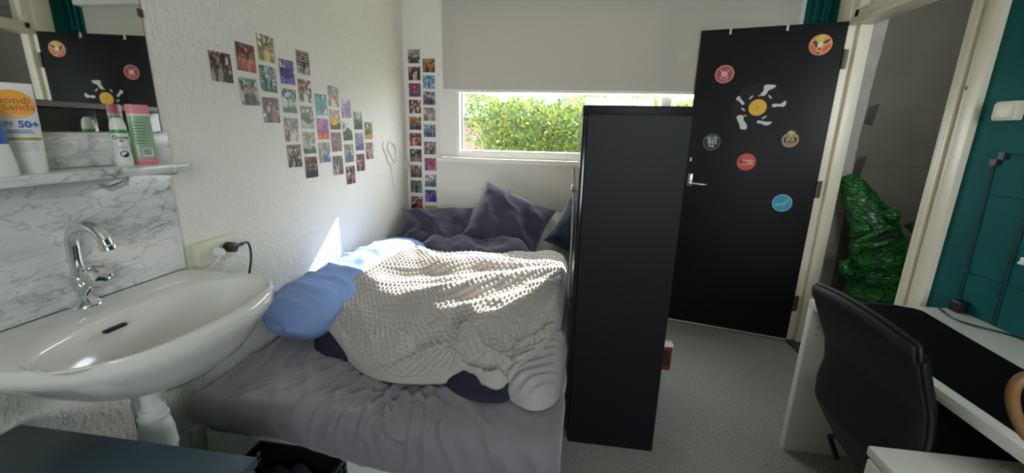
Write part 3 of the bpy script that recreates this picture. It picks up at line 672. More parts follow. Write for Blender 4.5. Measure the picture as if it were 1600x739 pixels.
# navy duvet lobes, grey duvet, waffle blanket
def edgef(d, w): return np.sqrt(np.maximum(1-(1-np.minimum(d/w, 1))**2, 0))
nav1 = [tuple(p) for p in smooth_line([(-1.08,1.60),(-1.05,1.47),(-.985,1.405),(-.85,1.375),(-.70,1.30),(-.60,1.32),(-.55,1.45),(-.75,1.62),(-.95,1.7)], 2, True)]
nav2 = [tuple(p) for p in smooth_line([(-.47,1.34),(-.40,1.27),(-.33,1.225),(-.25,1.205),(-.17,1.225),(-.13,1.32),(-.18,1.45),(-.32,1.52),(-.44,1.46)], 2, True)]
gdu = [tuple(p) for p in smooth_line([(-.21,1.29),(-.165,1.235),(-.085,1.185),(-.01,1.235),(.014,1.36),(.014,1.60),(.008,1.78),(-.09,1.74),(-.18,1.50)], 2, True)]
def z_nav(x, y):
    a = sdist(x, y, nav1); b_ = sdist(x, y, nav2)
    za = np.where(a > 0, .060*edgef(np.maximum(a, 0), .06)+(.012*fbm(x*12, y*5, 3)+.014*ridge(x*8+y*4, y*3, 13, 2))*np.clip(a/.05, 0, 1), 0); zb = np.where(b_ > 0, .030*edgef(np.maximum(b_, 0), .05)+(.030*(.5+.5*np.sin((x*.4+y)*60+5*fbm(x*6, y*6, 6, 3)))**2+.02*fbm(x*14, y*14, 6))*np.clip(b_/.05, 0, 1), 0)
    return ZM+.008+np.maximum(za, zb)
def z_gdu(x, y):
    d = sdist(x, y, gdu); u_ = (x*.68-y*.73)
    rid = .013*(.5+.5*np.sin(u_*150+3*fbm(x*4, y*4, 5, 2)))**1.6*np.clip(d/.05, 0, 1)
    return ZM+.008+np.where(d > 0, .064*edgef(np.maximum(d, 0), .085)+rid+.015*fbm(x*7, y*7, 9)*np.clip(d/.05, 0, 1), 0)
mbn = patch(nav1, lambda x, y, d: z_nav(x, y), .007); m2 = patch(nav2, lambda x, y, d: z_nav(x, y), .007); mbn.add(m2.v, m2.f)
o = mbn.build('navy_duvet', navy2_m, None, 'all'); tag(o, 'dark navy duvet bunched up beneath the waffle blanket', 'duvet')
o = patch(gdu, lambda x, y, d: z_gdu(x, y), .005).build('grey_duvet', grey_duv, None, 'all'); tag(o, 'pale grey crumpled duvet corner beside the black wardrobe', 'duvet')
bout = [tuple(p) for p in smooth_line([(-1.075,1.60),(-1.06,1.53),(-.97,1.47),(-.86,1.385),(-.71,1.28),(-.60,1.235),(-.50,1.245),(-.42,1.265),(-.36,1.30),(-.30,1.275),(-.245,1.235),(-.185,1.255),(-.13,1.36),(-.06,1.50),(-.015,1.75),(.008,2.05),(.010,2.40),(.008,2.64),(-.12,2.70),(-.30,2.60),(-.48,2.50),(-.68,2.47),(-.86,2.50),(-.98,2.48),(-1.0,2.30),(-1.03,2.05),(-1.06,1.80)], 2, True)]
B_FOLDS = [([(-.36,1.33),(-.385,1.44),(-.33,1.54),(-.24,1.56),(-.17,1.50)], .016, .024), ([(-.30,1.34),(-.20,1.46),(-.06,1.60),(0,1.80)], .012, .022), ([(-1.07,1.62),(-.98,1.56),(-.90,1.44),(-.74,1.33)], .012, .022), ([(-.98,1.60),(-.86,1.50),(-.80,1.40)], .010, .02)]
def drape(x, y):
    """long soft folds fanning out from where the blanket is caught beside the wardrobe"""
    px, py = x-.16, y-2.42; r = np.hypot(px, py); an = np.arctan2(-px, -py)
    ph = an*15+2.2*fbm(x*2.6+3, y*2.6, 41, 3)
    s1 = (.5+.5*np.sin(ph))**2.4; s2 = (.5+.5*np.sin(ph*2.3+1.7+2*fbm(x*4, y*4, 43, 2)))**2
    am = np.clip((r-.12)/.35, 0, 1)*np.clip(1.25-(an-.75)*.9, .15, 1)*(.65+.7*fbm(x*2.4, y*2.4, 47, 2)+.2)
    bx_, by_ = x+1.15, y-2.75; r2 = np.hypot(bx_, by_); a2 = np.arctan2(bx_, -by_)
    s3 = (.5+.5*np.sin(a2*13+2.4*fbm(x*3, y*3+5, 53, 3)))**1.8*np.clip((r2-.1)/.3, 0, 1)*np.clip((.95-r2)/.3, 0, 1)
    return .060*s1*am+.024*s2*am+.024*s3
def z_bl(x, y, d):
    base = np.maximum(z_nav(x, y), np.where(sdist(x, y, gdu) > 0, z_gdu(x, y), 0))
    under = ZM+.016+.120*np.clip((y-1.28)/1.0, 0, 1)+.028*fbm(x*3.2, y*3.2, 11, 3)
    lift = .13*np.exp(-((x+1.14)/.17)**2)*np.clip((y-1.42)/.15, 0, 1)
    z = np.maximum(base+.004, ZM+.010+(under+lift-ZM)*edgef(d, .045))
    z = z+drape(x, y)*np.clip(d/.10, .2, 1)+.010*fbm(x*10, y*10, 4, 2)*np.clip(d/.04, 0, 1)
    return z+1.5*folds(x, y, B_FOLDS)*np.clip(d/.03, .3, 1)+.008*np.clip(d/.012, 0, 1)
def waffle(a, b_, d):
    hem = .003*np.exp(-((d-.010)/.006)**2)
    return .0056*np.cos(a*2*PI/.037)*np.cos(b_*2*PI/.037)*np.clip((d-.016)/.012, 0, 1)+hem
mbk = patch(bout, z_bl, .0046, waffle)
o = mbk.build('waffle_blanket', blanket_m, None, 'all'); md = o.modifiers.new('thickness', 'SOLIDIFY'); md.thickness = .006; md.offset = -1; tag(o, 'crumpled light taupe waffle fleece blanket spread over the bed', 'blanket')
# head pillows
def pillow(name, m, label, c, xd, yd, w, h, t, seed, wr_=.012):
    k = cushion(w, h, t, 40, seed, wr_); k.xf(frame_mat(c, xd, yd)); o = k.build(name, m, None, 'all', weld=.0005); return tag(o, label, 'pillow')
pillow('head_pillow', navy_m, 'low navy pillow slumped in the corner below the photo strips', (-1.0, 2.90, .66), (1, -.02, .06), (.02, .62, .70), .58, .44, .20, 3, .02)
pillow('head_pillow', navy_m, 'upright navy pillow leaning on the wall with one corner pointing up', (-.43, 2.93, .76), (.93, -.04, -.34), (.30, .48, .80), .56, .46, .17, 8, .018)
pillow('white_pillow', white_cot, 'white pillow edge showing behind the upright navy pillow', (-.285, 3.06, .70), (.93, -.02, -.34), (.30, .32, .86), .54, .42, .12, 12, .01)
pillow('dark_cushion', tealc_m, 'dark teal cushion wedged between white pillow and wardrobe', (.085, 2.96, .71), (.86, -.1, -.45), (.40, .40, .80), .40, .38, .13, 15, .008)
# loose navy drape between the two pillows
dpoly = [tuple(p) for p in smooth_line([(-.95,2.52),(-.70,2.50),(-.45,2.52),(-.25,2.62),(-.22,2.80),(-.45,2.86),(-.75,2.86),(-1.0,2.80),(-1.08,2.64)], 2, True)]
o = patch(dpoly, lambda x, y, d: ZM+.01+(.10+.32*np.clip((y-2.5), 0, 1))*edgef(d, .12)+.03*fbm(x*5, y*5, 31)*np.clip(d/.05, 0, 1)+.012*np.sin((x*.8+y*.6)*30+6*fbm(x*4, y*4, 2))*np.clip(d/.06, 0, 1), .012).build('navy_pillowcase', navy_m, None, 'all')
tag(o, 'loose navy pillowcase cloth rumpled between the two navy pillows', 'pillowcase')
# basket and dark cloth under the bed
bk = empty('storage_basket', (-.88, 1.0, 0), 'black perforated plastic basket at the foot of the bed', 'basket')
k = MB(); x0, x1, y0, y1, zb, zt = -1.04, -.725, .88, 1.12, .0, .335
def perf(k, o_, ux, uz, nu, nv, cw, ch, th, nrm):
    o_ = Vector(o_); ux = Vector(ux); uz = Vector(uz); nrm = Vector(nrm)
    M = Matrix((ux, uz, nrm)).transposed().to_4x4(); M = Matrix.Translation(o_) @ M
    for i in range(nu+1): k.box((i*cw-.004, 0, 0), (i*cw+.004, nv*ch, th), M)
    for j in range(nv+1): k.box((-.004, j*ch-.004, .0005), (nu*cw+.004, j*ch+.004, th+.0005), M)
perf(k, (x0, y0, .05), (1, 0, 0), (0, 0, 1), 10, 9, .0315, .0266, .004, (0, -1, 0))
k.build('front_wall', black_pl, bk)
k = MB(); perf(k, (x1, y0, .05), (0, 1, 0), (0, 0, 1), 8, 9, .03, .0266, .004, (1, 0, 0)); k.build('side_wall', black_pl, bk)
k = MB(); perf(k, (x0, y0, .05), (0, 1, 0), (0, 0, 1), 8, 9, .03, .0266, .004, (-1, 0, 0)); k.build('side_wall', black_pl, bk)
MB().box((x0, y1-.004, .05), (x1, y1, .30)).build('back_wall', black_pl, bk)
MB().rbox((x0-.012, y0-.012, .292), (x1+.012, y0+.004, .312), .003).rbox((x0-.012, y1-.004, .292), (x1+.012, y1+.012, .312), .003).rbox((x0-.012, y0, .292), (x0+.004, y1, .312), .003).rbox((x1-.004, y0, .292), (x1+.012, y1, .312), .003).build('rim', black_pl, bk, True)
MB().box((x0, y0, .0), (x1, y1, .05)).build('base', black_pl, bk)
k = cushion(.26, .18, .14, 24, 5, .02); k.xf(Matrix.Translation((-.885, 1.0, .21))); o = k.build('dark_clothes', mat('dark_blue_cloth', (26, 28, 40), .95), None, 'all', weld=.0005); tag(o, 'heap of dark blue clothes inside the black basket', 'clothes')

# ================================================================== WASHBASIN
wbn = empty('washbasin', (-1.05, .87, .92), 'white ceramic wall-hung washbasin with wide oval bowl', 'washbasin')
YC = .875
half = [(.318, -1.309), (.322, -1.22), (.318, -1.12), (.300, -1.02), (.262, -.935), (.195, -.872), (.10, -.838), (0, -.828)]
outl = [(x, YC+d) for d, x in half]+[(x, YC-d) for d, x in half[::-1][1:]]
outl = [tuple(p) for p in smooth_line(outl, 2)]
BC = (-1.006, YC-.004)
def ray_to(poly, c, th):
    best = None; dx, dy = math.cos(th), math.sin(th); n_ = len(poly)
    for i in range(n_):
        ax, ay = poly[i]; bx, by = poly[(i+1) % n_]; ex, ey = bx-ax, by-ay; den = dx*ey-dy*ex
        if abs(den) < 1e-12: continue
        t = ((ax-c[0])*ey-(ay-c[1])*ex)/den; s = ((ax-c[0])*dy-(ay-c[1])*dx)/den
        if t > 0 and -1e-9 <= s <= 1+1e-9 and (best is None or t < best): best = t
    return best
NT = 120; ths = [2*PI*i/NT for i in range(NT)]
outR = [ray_to(outl, BC, t) for t in ths]
def inner(t, kx=1, ky=1):
    c, s = math.cos(t), math.sin(t); e = 2.35; return (abs(c/(.134*kx))**e+abs(s/(.282*ky))**e)**(-1/e)
def ringp(rf, z): return [(BC[0]+rf(i)*math.cos(t), BC[1]+rf(i)*math.sin(t), z) for i, t in enumerate(ths)]
RZ = .925
rings = [ringp(lambda i: .020, RZ-.150), ringp(lambda i: inner(ths[i])*.35, RZ-.143), ringp(lambda i: inner(ths[i])*.60, RZ-.128), ringp(lambda i: inner(ths[i])*.80, RZ-.098), ringp(lambda i: inner(ths[i])*.92, RZ-.055), ringp(lambda i: inner(ths[i])*.972, RZ-.024), ringp(lambda i: inner(ths[i])*.992, RZ-.009), ringp(lambda i: inner(ths[i])*1.006, RZ-.002), ringp(lambda i: inner(ths[i])*1.03, RZ+.001)]
def rim(a, z, i_=None): return ringp(lambda i: outR[i]*a+inner(ths[i])*(1-a), z)
rings += [rim(.30, RZ+.004), rim(.8, RZ+.003), rim(.94, RZ-.001), rim(.985, RZ-.009), rim(1.0, RZ-.020), rim(.988, RZ-.032)]
def back(fr_, z):   # keep the wall side straight
    return [(max(XL+.002, BC[0]+outR[i]*fr_*math.cos(t)), BC[1]+outR[i]*fr_*math.sin(t), z) for i, t in enumerate(ths)]
rings += [back(.90, RZ-.060), back(.78, RZ-.098), back(.62, RZ-.138), back(.42, RZ-.166), back(.12, RZ-.176)]
MB().loft(rings, True).build('basin_body', ceramic, wbn, 'all')
k = MB().rbox((-1.128, .787, RZ-.030), (-1.112, .838, RZ-.022), .003); k.build('overflow_slot', BLK, wbn, True)
MB().lathe([(.024, 0), (.024, .004), (.017, .006), (.012, .003)], (BC[0], BC[1], RZ-.150), seg=20).build('drain_ring', chrome, wbn, True)
# tap
tpx, tpy = -1.268, .866
tap = empty('tap', (tpx, tpy, RZ), 'chrome pillar tap with swan-neck spout and faceted knob', 'tap')
MB().lathe([(.034, 0), (.034, .004), (.030, .010), (.018, .018), (.013, .026), (.015, .036), (.019, .055), (.021, .068), (.020, .072)], (tpx, tpy, RZ), seg=24).build('body', chrome, tap, True)
MB().lathe([(.022, 0), (.024, .004), (.024, .016), (.018, .020)], (tpx, tpy, RZ+.070), seg=24).build('collar', chrome, tap, True)
arc = [(tpx, tpy, RZ+.085), (tpx-.003, tpy, RZ+.13), (tpx, tpy, RZ+.165)]
for i in range(1, 15):
    a = PI-(PI*.92)*i/14; arc.append((tpx+.052+.052*math.cos(a), tpy, RZ+.170+.052*math.sin(a)))
arc.append((arc[-1][0]+.006, tpy, arc[-1][2]-.018))
MB().tube(arc, [.0145]*3+[.0138]*15, 16).build('spout', chrome, tap, True)
e = arc[-1]; MB().lathe([(.0150, -.004), (.0165, .0), (.0165, .010), (.012, .011)], (e[0]-.001, e[1], e[2]+.006), (.2, 0, -1), 18).build('aerator', chrome, tap, True)
MB().tube([(tpx+.006, tpy-.002, RZ+.040), (tpx+.046, tpy-.004, RZ+.075)], [.013, .011], 12).build('valve_stem', chrome, tap, True)
ax = Vector((.78, -.10, .62)).normalized()
kp = []
for r_, z in ((.012, 0), (.021, .006), (.027, .020), (.028, .036), (.024, .048), (.013, .053)): kp.append((r_, z))
k = MB(); qd = Vector((0, 0, 1)).rotation_difference(ax); c0 = Vector((tpx+.040, tpy-.004, RZ+.070)); rings = []
for r_, z in kp: rings.append([c0+qd @ Vector((r_*(1+.08*math.cos(6*2*PI*j/36))*math.cos(2*PI*j/36), r_*(1+.08*math.cos(6*2*PI*j/36))*math.sin(2*PI*j/36), z)) for j in range(36)])
k.loft(rings).build('knob', chrome, tap, True)
# bottle trap
tr = empty('bottle_trap', (-1.04, .82, .4), 'white plastic bottle trap below the washbasin', 'drain trap')
cx, cy = -1.065, .815
MB().lathe([(.036, .752), (.040, .748), (.040, .742), (.022, .738)], (cx, cy, 0), seg=20).build('basin_flange', steel, tr, True)
MB().lathe([(.021, .745), (.021, .655)], (cx, cy, 0), seg=20).build('tailpiece', pvc, tr, True)
MB().lathe([(.022, .675), (.030, .672), (.030, .655), (.034, .653), (.034, .640), (.026, .638)], (cx, cy, 0), seg=20).build('slip_nut', pvc, tr, True)
MB().lathe([(.026, .640), (.036, .625), (.040, .600), (.0405, .565), (.0415, .563), (.0415, .555), (.039, .552), (.036, .49), (.030, .47), (.02, .462)], (cx, cy, 0), seg=24).build('bottle', pvc, tr, True)
MB().tube([(cx-.02, cy, .50), (cx-.12, cy, .50), (XL+.002, cy, .50)], .017, 14).build('waste_pipe', pvc, tr, True)
MB().tube([(cx-.05, cy+.01, .745), (cx-.06, cy+.012, .66), (cx-.06, cy+.012, .52)], .012, 10).build('supply_hose', mat('grey_hose', (150, 152, 150), .4), tr, True)
br_ = MB().tube([(XL+.002, .56, .80), (-1.12, .55, .80)], .009, 10).tube([(XL+.002, .56, .74), (-1.12, .55, .79)], .006, 8).build('basin_bracket', steel, None, True); tag(br_, 'grey steel bracket rod under the left end of the washbasin', 'bracket')
# marble splashback, strip, shelf, mirror
o = MB().rbox((XL+.001, .15, .926), (XL+.018, 1.19, 1.256), .002).build('marble_splashback', marble_m, None, True); tag(o, 'grey veined white marble splashback behind the tap', 'splashback')
o = MB().rbox((XL+.001, .15, 1.286), (XL+.018, 1.205, 1.375), .002).build('marble_upstand', marble_m, None, True); tag(o, 'narrow marble strip between the shelf and the mirror', 'marble strip')
sh = empty('marble_shelf', (-1.24, .7, 1.262), 'narrow marble shelf below the mirror holding toiletries', 'shelf')
MB().rbox((XL+.002, .15, 1.262), (-1.178, 1.155, 1.2855), .003).build('slab', marble_m, sh, True)
k = MB().tube([(-1.305, .98, 1.235), (-1.26, .98, 1.225), (-1.21, .98, 1.243), (-1.20, .98, 1.258)], [.006, .009, .008, .005], 10); k.build('bracket', chrome, sh, True)
MB().tube([(-1.30, 1.05, 1.258), (-1.185, 1.10, 1.256), (-1.174, 1.106, 1.259), (-1.174, 1.106, 1.268), (-1.19, 1.10, 1.266)], .0035, 8).build('clip', chrome, sh, True)
mr = empty('mirror', (XL, .6, 1.377), 'large frameless wall mirror above the marble shelf', 'mirror')
MB().box((XL+.001, .15, 1.377), (XL+.007, 1.196, 2.05)).build('glass', mirror_m, mr)
MB().box((XL+.0012, 1.196, 1.377), (XL+.0068, 1.1985, 2.05)).build('edge', mat('pink_mirror_edge', (150, 96, 88), .4), mr)
for y, z in ((1.194, 1.722), (1.190, 1.368)): MB().rbox((XL+.001, y-.008, z-.012), (XL+.011, y+.008, z+.012), .003).build('clip', dark_steel if z > 1.5 else chrome, mr, True)
# ------------------------------------------------------------------ toiletries
ZS = 1.2855
WPL = mat('white_tube_plastic', (228, 226, 218), .35); BLU = mat('label_blue', (46, 98, 176), .45); ORG_ = mat('label_orange', (238, 160, 44), .45)
def face_M(c, yaw): # local x right, y up, z towards viewer
    z = Vector((math.cos(yaw), math.sin(yaw), 0)); x = Vector((0, 0, 1)).cross(z); return frame_mat(c, x, (0, 0, 1))
def oval(a, b_, z, n_=32, e=2.0): return [(a*math.copysign(abs(math.cos(2*PI*j/n_))**(2/e), math.cos(2*PI*j/n_)), b_*math.copysign(abs(math.sin(2*PI*j/n_))**(2/e), math.sin(2*PI*j/n_)), z) for j in range(n_)]
def upright(mb, secs, M, e=2.0): # sections (halfwidth, halfdepth, height)
    return mb.loft([[M @ Vector((p[0], h, -p[1])) for p in oval(a, b_, 0, e=e)] for a, b_, h in secs])
c = Vector((-1.235, .797, ZS)); M = face_M(c, math.radians(-30))
t = empty('sunscreen_tube', c, 'white sunscreen tube with orange sun and SPF 50 print', 'tube')
upright(MB(), [(.030, .019, 0), (.031, .020, .002), (.032, .0205, .030), (.031, .0195, .032)], M).build('cap', WPL, t, True)
MB().box((-.012, .012, .0203), (.010, .017, .0215), M).build('cap_lip', WPL, t)
upright(MB(), [(.0315, .0200, .032), (.033, .0176, .060), (.0345, .0127, .10), (.0355, .0070, .145), (.036, .0022, .182), (.0362, .0014, .188), (.0362, .0012, .1965)], M, 2.8).build('tube_body', WPL, t, True)
def prnt(pts, h, m, nm, parent, M, depth):  # flat print following the leaning front of the tube
    poly_prism(MB(), pts, depth, depth+.0008, M).build(nm, m, parent)
lean = math.atan2(.0195-.0012, .196-.045)
ML = M @ Matrix.Translation((0, .04, .0204)) @ Matrix.Rotation(-lean, 4, 'X')
# printed sun disc, slightly wrapped
k = MB(); ring_ = [(.033*math.cos(2*PI*j/40), .112+.031*math.sin(2*PI*j/40)) for j in range(40)]
poly_prism(k, ring_, 0, .0006, ML).build('sun_print', ORG_, t)
TXB = mat('print_brown', (150, 96, 28), .5)
text_part('bondi', .021, ML @ Matrix.Translation((.002, .120, .0009)), TXB, t, xs=1.05); text_part('sands', .021, ML @ Matrix.Translation((.008, .106, .0009)), TXB, t, xs=1.05)
for j in range(3): MB().box((-.026+j*.003, .0875-j*.004, .0006), (.026-j*.003, .0885-j*.004, .0010), ML).build('sun_stripe', WPL, t)
text_part('SPF', .017, ML @ Matrix.Translation((-.017, .068, .0006)), BLU, t, bold=-.0001); text_part('50+', .020, ML @ Matrix.Translation((.016, .068, .0006)), BLU, t, bold=.0008)
for j, wdt in enumerate((.018, .022)): MB().box((-wdt, .054-j*.0045, .0003), (wdt, .056-j*.0045, .0009), ML).build('small_print', BLU, t)
MB().box((-.030, .034, .0002), (.030, .0395, .0009), ML).build('gold_band', mat('gold_foil', (176, 146, 72), .3, .7), t)
GPR = mat('print_grey', (150, 160, 176), .5)
for j in range(4): MB().box((-.012, .026-j*.005, -.0002), (.022, .0268-j*.005, .0007), ML).build('small_print', GPR, t)
# blue and white bottle at the frame's left edge
c = Vector((-1.20, .716, ZS)); M = face_M(c, math.radians(-30))
t = empty('lotion_bottle', c, 'white lotion bottle with blue label at the far left of the shelf', 'bottle')
upright(MB(), [(.034, .018, 0), (.036, .019, .005), (.035, .019, .03), (.030, .017, .07), (.027, .015, .11), (.022, .012, .135)], M).build('body', WPL, t, True)
upright(MB(), [(.0305, .0174, .068), (.0275, .0154, .110), (.0226, .0124, .134)], M).build('label', BLU, t, True)
upright(MB(), [(.016, .011, .135), (.017, .012, .137), (.016, .011, .160), (.012, .008, .163)], M).build('cap', WPL, t, True)
# deodorant
c = Vector((-1.255, 1.026, ZS)); M = face_M(c, math.radians(-34))
t = empty('deodorant', c, 'white deodorant bottle with green band and black lettering', 'deodorant')
upright(MB(), [(.0185, .013, 0), (.0205, .0145, .003), (.0200, .0145, .020), (.0180, .0135, .040), (.0165, .0125, .058), (.0170, .0125, .072), (.0185, .013, .086), (.0188, .013, .089)], M).build('body', WPL, t, True)
upright(MB(), [(.0192, .0134, .089), (.0194, .0135, .090), (.0192, .0134, .0985)], M).build('band', mat('deo_green', (70, 150, 62), .35), t, True)
upright(MB(), [(.0185, .013, .0985), (.0178, .0126, .110), (.0150, .011, .122), (.009, .007, .129), (.004, .003, .131)], M).build('cap', WPL, t, True)
text_part('Dove', .0150, M @ Matrix.Translation((0, .077, .0133)), BLK, t, bold=.0001)
MB().box((-.004, .066, .0128), (.004, .069, .0136), M).build('bird_mark', BLK, t)
ring(.0070, .0092, M @ Matrix.Translation((.002, .032, .0128)), BLK, t, 'emblem_ring', .0, .0022, 24)
poly_prism(MB(), [(-.004, .024), (.0095, .026), (.0095, .036), (.004, .031)], .013, .0148, M).build('emblem_wedge', BLK, t)
for j in range(2): MB().box((-.010, .052-j*.004, .0126), (.010, .0532-j*.004, .0134), M).build('small_print', GPR, t)
# pink and green body wash
c = Vector((-1.264, 1.096, ZS)); M = face_M(c, math.radians(-34))
PNK = mat('cap_pink', (224, 130, 142), .4); GRN = mat('bottle_green', (146, 178, 140), .3)
t = empty('body_wash_bottle', c, 'flat green body wash bottle with pink cap and base at the shelf end', 'bottle')
upright(MB(), [(.026, .0125, 0), (.0275, .0135, .003), (.0275, .0135, .016)], M, 3).build('base', PNK, t, True)
upright(MB(), [(.0272, .0132, .016), (.0270, .0132, .06), (.0265, .0132, .10), (.0260, .0130, .138)], M, 3).build('bottle', GRN, t, True)
upright(MB(), [(.0258, .0129, .138), (.0262, .0131, .140), (.0262, .0131, .143)], M, 3).build('neck_ring', WPL, t, True)
upright(MB(), [(.0266, .0134, .143), (.0264, .0132, .166), (.0250, .0125, .169)], M, 3).build('cap', PNK, t, True)
DGR = mat('label_dark_green', (66, 100, 70), .5)
for j in range(8): MB().box((-.018, .118-j*.0085, .0131), (.010, .1200-j*.0085, .0138), M).build('small_print', DGR, t)
bc = MB().box((-.006, .022, .0133), (.018, .046, .0139), M).build('barcode_label', WPL, t)
xx = -.0045
for w_ in (1, 2, 1, 1, 3, 1, 2, 1, 1, 2, 1): MB().box((xx, .026, .0139), (xx+.0006*w_, .044, .0143), M).build('bar', BLK, bc); xx += .0006*w_+.0009

# ================================================================== SOCKET AND CABLES
CRM = mat('cream_plastic', (226, 220, 198), .4)
so = empty('wall_socket', (XL, 1.29, .955), 'cream double wall socket above the washbasin end', 'socket')
MB().rbox((XL+.001, 1.225, .915), (XL+.038, 1.372, .998), .006).build('housing', CRM, so, True)
for y in (1.262, 1.335): MB().lathe([(.026, 0), (.028, .004), (.022, .005), (.020, .0015)], (XL+.036, y, .957), (1, 0, 0), 24).build('outlet', CRM, so, True)
p1 = empty('white_plug', (XL+.05, 1.262, .957), 'white plug with thin cable in the socket', 'plug')
MB().lathe([(.018, 0), (.019, .004), (.016, .024), (.010, .032)], (XL+.048, 1.285, .957), (1, 0, -.1), 18).build('body', mat('clear_white_plastic', (222, 224, 226), .2), p1, True)
MB().tube([(XL+.072, 1.285, .952), (XL+.075, 1.262, .935), (XL+.055, 1.235, .905), (XL+.03, 1.20, .87), (XL+.016, 1.185, .80), (XL+.014, 1.178, .62), (XL+.016, 1.17, .50), (XL+.02, 1.14, .43), (XL+.03, 1.12, .34)], .0032, 8).build('cable', WPL, p1, True)
p2 = empty('black_plug', (XL+.05, 1.335, .957), 'dark grey plug with curved cable in the socket', 'plug')
DG = mat('dark_grey_rubber', (58, 58, 64), .5)
MB().lathe([(.019, 0), (.0195, .01), (.0195, .018), (.017, .022)], (XL+.048, 1.335, .962), (1, 0, 0), 20).build('body', black_pl, p2, True)
MB().lathe([(.0185, 0), (.0185, .012), (.012, .016)], (XL+.070, 1.335, .962), (1, .1, 0), 20).build('face_disc', DG, p2, True)
P = smooth_line([(XL+.080, 1.338, .962), (XL+.085, 1.37, .968), (XL+.075, 1.405, .966), (XL+.070, 1.422, .94), (XL+.066, 1.424, .89), (XL+.062, 1.41, .84), (XL+.05, 1.39, .74), (XL+.03, 1.38, .6)], 2)
MB().tube(P, [.009]*3+[.006]*4+[.0042]*(len(P)-7), 10).build('cable', DG, p2, True)
# white heart-shaped wall lamp cable
wc = empty('white_cable', (XL+.005, 2.9, .8), 'thin white cable coiled in a loop on the wall near the corner', 'cable')
P = smooth_line([(XL+.006, y, z) for y, z in ((2.811,1.316),(2.782,1.275),(2.835,1.236),(2.852,1.19),(2.905,1.145),(2.977,1.160),(2.926,1.209),(2.866,1.257),(2.87,1.31),(2.935,1.315),(3.0,1.28),(3.0,1.215),(2.99,1.17),(3.037,1.179))], 2)
MB().tube(P, .0042, 8).build('loop', WPL, wc, True)
MB().tube(smooth_line([(XL+.004, y, z) for y, z in ((2.905,1.145),(2.93,1.05),(2.935,.998),(2.98,.88),(3.0,.82),(3.07,.796))], 2), .0022, 6).build('tail', WPL, wc, True)
sw = empty('cord_clip', (XL, 3.19, 1.09), 'small cream cord holder near the photo strips', 'cord holder')
MB().rbox((XL+.001, 3.175, 1.095), (XL+.02, 3.20, 1.17), .004).build('plate', CRM, sw, True)
MB().rbox((XL+.02, 3.18, 1.115), (XL+.028, 3.195, 1.15), .003).build('hook', CRM, sw, True)

# ================================================================== PHOTOS
def picture(kind, pal, seed, n_=36):
    r = np.random.default_rng(seed); y, x = np.meshgrid(np.linspace(1, 0, n_), np.linspace(0, 1, n_), indexing='ij')   # row 0 = top
    P = [np.array(lin(c)[:3])*.9 for c in pal]; img = np.zeros((n_, n_, 3))
    no = fbm(x*5+seed, y*5, seed, 3)[..., None]; img[:] = P[0]*(y[..., None])+P[1]*(1-y[..., None]); img *= (1+.9*no)
    for _ in range(46):
        cx_, cy_ = r.random(2); rr_ = r.uniform(.02, .09); c_ = P[r.integers(0, len(P))]*r.uniform(.35, 1.9) if r.random() < .8 else np.array((.75, .74, .7))
        m_ = np.clip(1.3-(((x-cx_)/rr_)**2+((y-cy_)/(rr_*r.uniform(.6, 2)))**2), 0, 1)[..., None]; img[:] = img*(1-m_)+c_*m_
    skin = [np.array(lin(c)[:3]) for c in ((206, 150, 124), (222, 172, 146), (180, 122, 96))]
    def blob_(cx, cy, rx, ry, c):
        m = np.clip(1.25-(((x-cx)/rx)**2+((y-cy)/ry)**2), 0, 1)*1.8; m = np.clip(m, 0, 1)[..., None]; img[:] = img*(1-m)+c*m*(1+.5*no)
    if kind == 'group':
        for row, (cy, s) in enumerate(((.60, .8), (.40, 1.0))):
            N = 5-row
            for i in range(N):
                cx = (i+.5)/N+r.uniform(-.04, .04); c_ = P[2+r.integers(0, len(P)-2)]; b_ = cy+r.uniform(-.05, .05)
                blob_(cx, b_-.27, .09*s, .22, c_); blob_(cx, b_+.035, .050*s, .07, np.array(lin((46, 34, 30))[:3])); blob_(cx, b_, .042*s, .058, skin[r.integers(0, 3)])
    elif kind == 'pair':
        for cx in (.33, .66):
            c_ = P[2+r.integers(0, len(P)-2)]; blob_(cx, .18, .17, .34, c_); blob_(cx, .60, .125, .17, np.array(lin((52, 38, 32))[:3])); blob_(cx, .55, .10, .14, skin[r.integers(0, 3)])
    elif kind == 'one':
        blob_(.5, .16, .2, .34, P[2]); blob_(.5, .57, .12, .16, np.array(lin((50, 36, 30))[:3])); blob_(.5, .53, .092, .125, skin[r.integers(0, 3)]); blob_(.2, .2, .16, .2, P[-1])
    elif kind == 'far':
        blob_(.5, .32, .07, .26, P[2]); blob_(.5, .60, .04, .05, P[2]); blob_(.36, .28, .05, .2, P[-1]); blob_(.64, .28, .05, .2, P[-1])
    elif kind == 'land':
        m = (y < .55+.12*np.sin(x*5+seed))[..., None]; img[:] = np.where(m, P[2]*(1+no), img); m = (y < .28+.08*np.sin(x*7+seed*2))[..., None]; img[:] = np.where(m, P[-1]*(1+no), img)
        blob_(.55, .42, .12, .2, P[len(P)//2])
    elif kind == 'stripes':
        m = (np.sin(y*52) > 0)[..., None] & (y > .35)[..., None]; img[:] = np.where(m, P[2], img); blob_(.55, .35, .1, .2, P[-1]); blob_(.55, .12, .09, .12, P[3])
    img += (.35*r.random((n_, n_, 1))-.17)*img
    return np.clip(img, 0, 1)
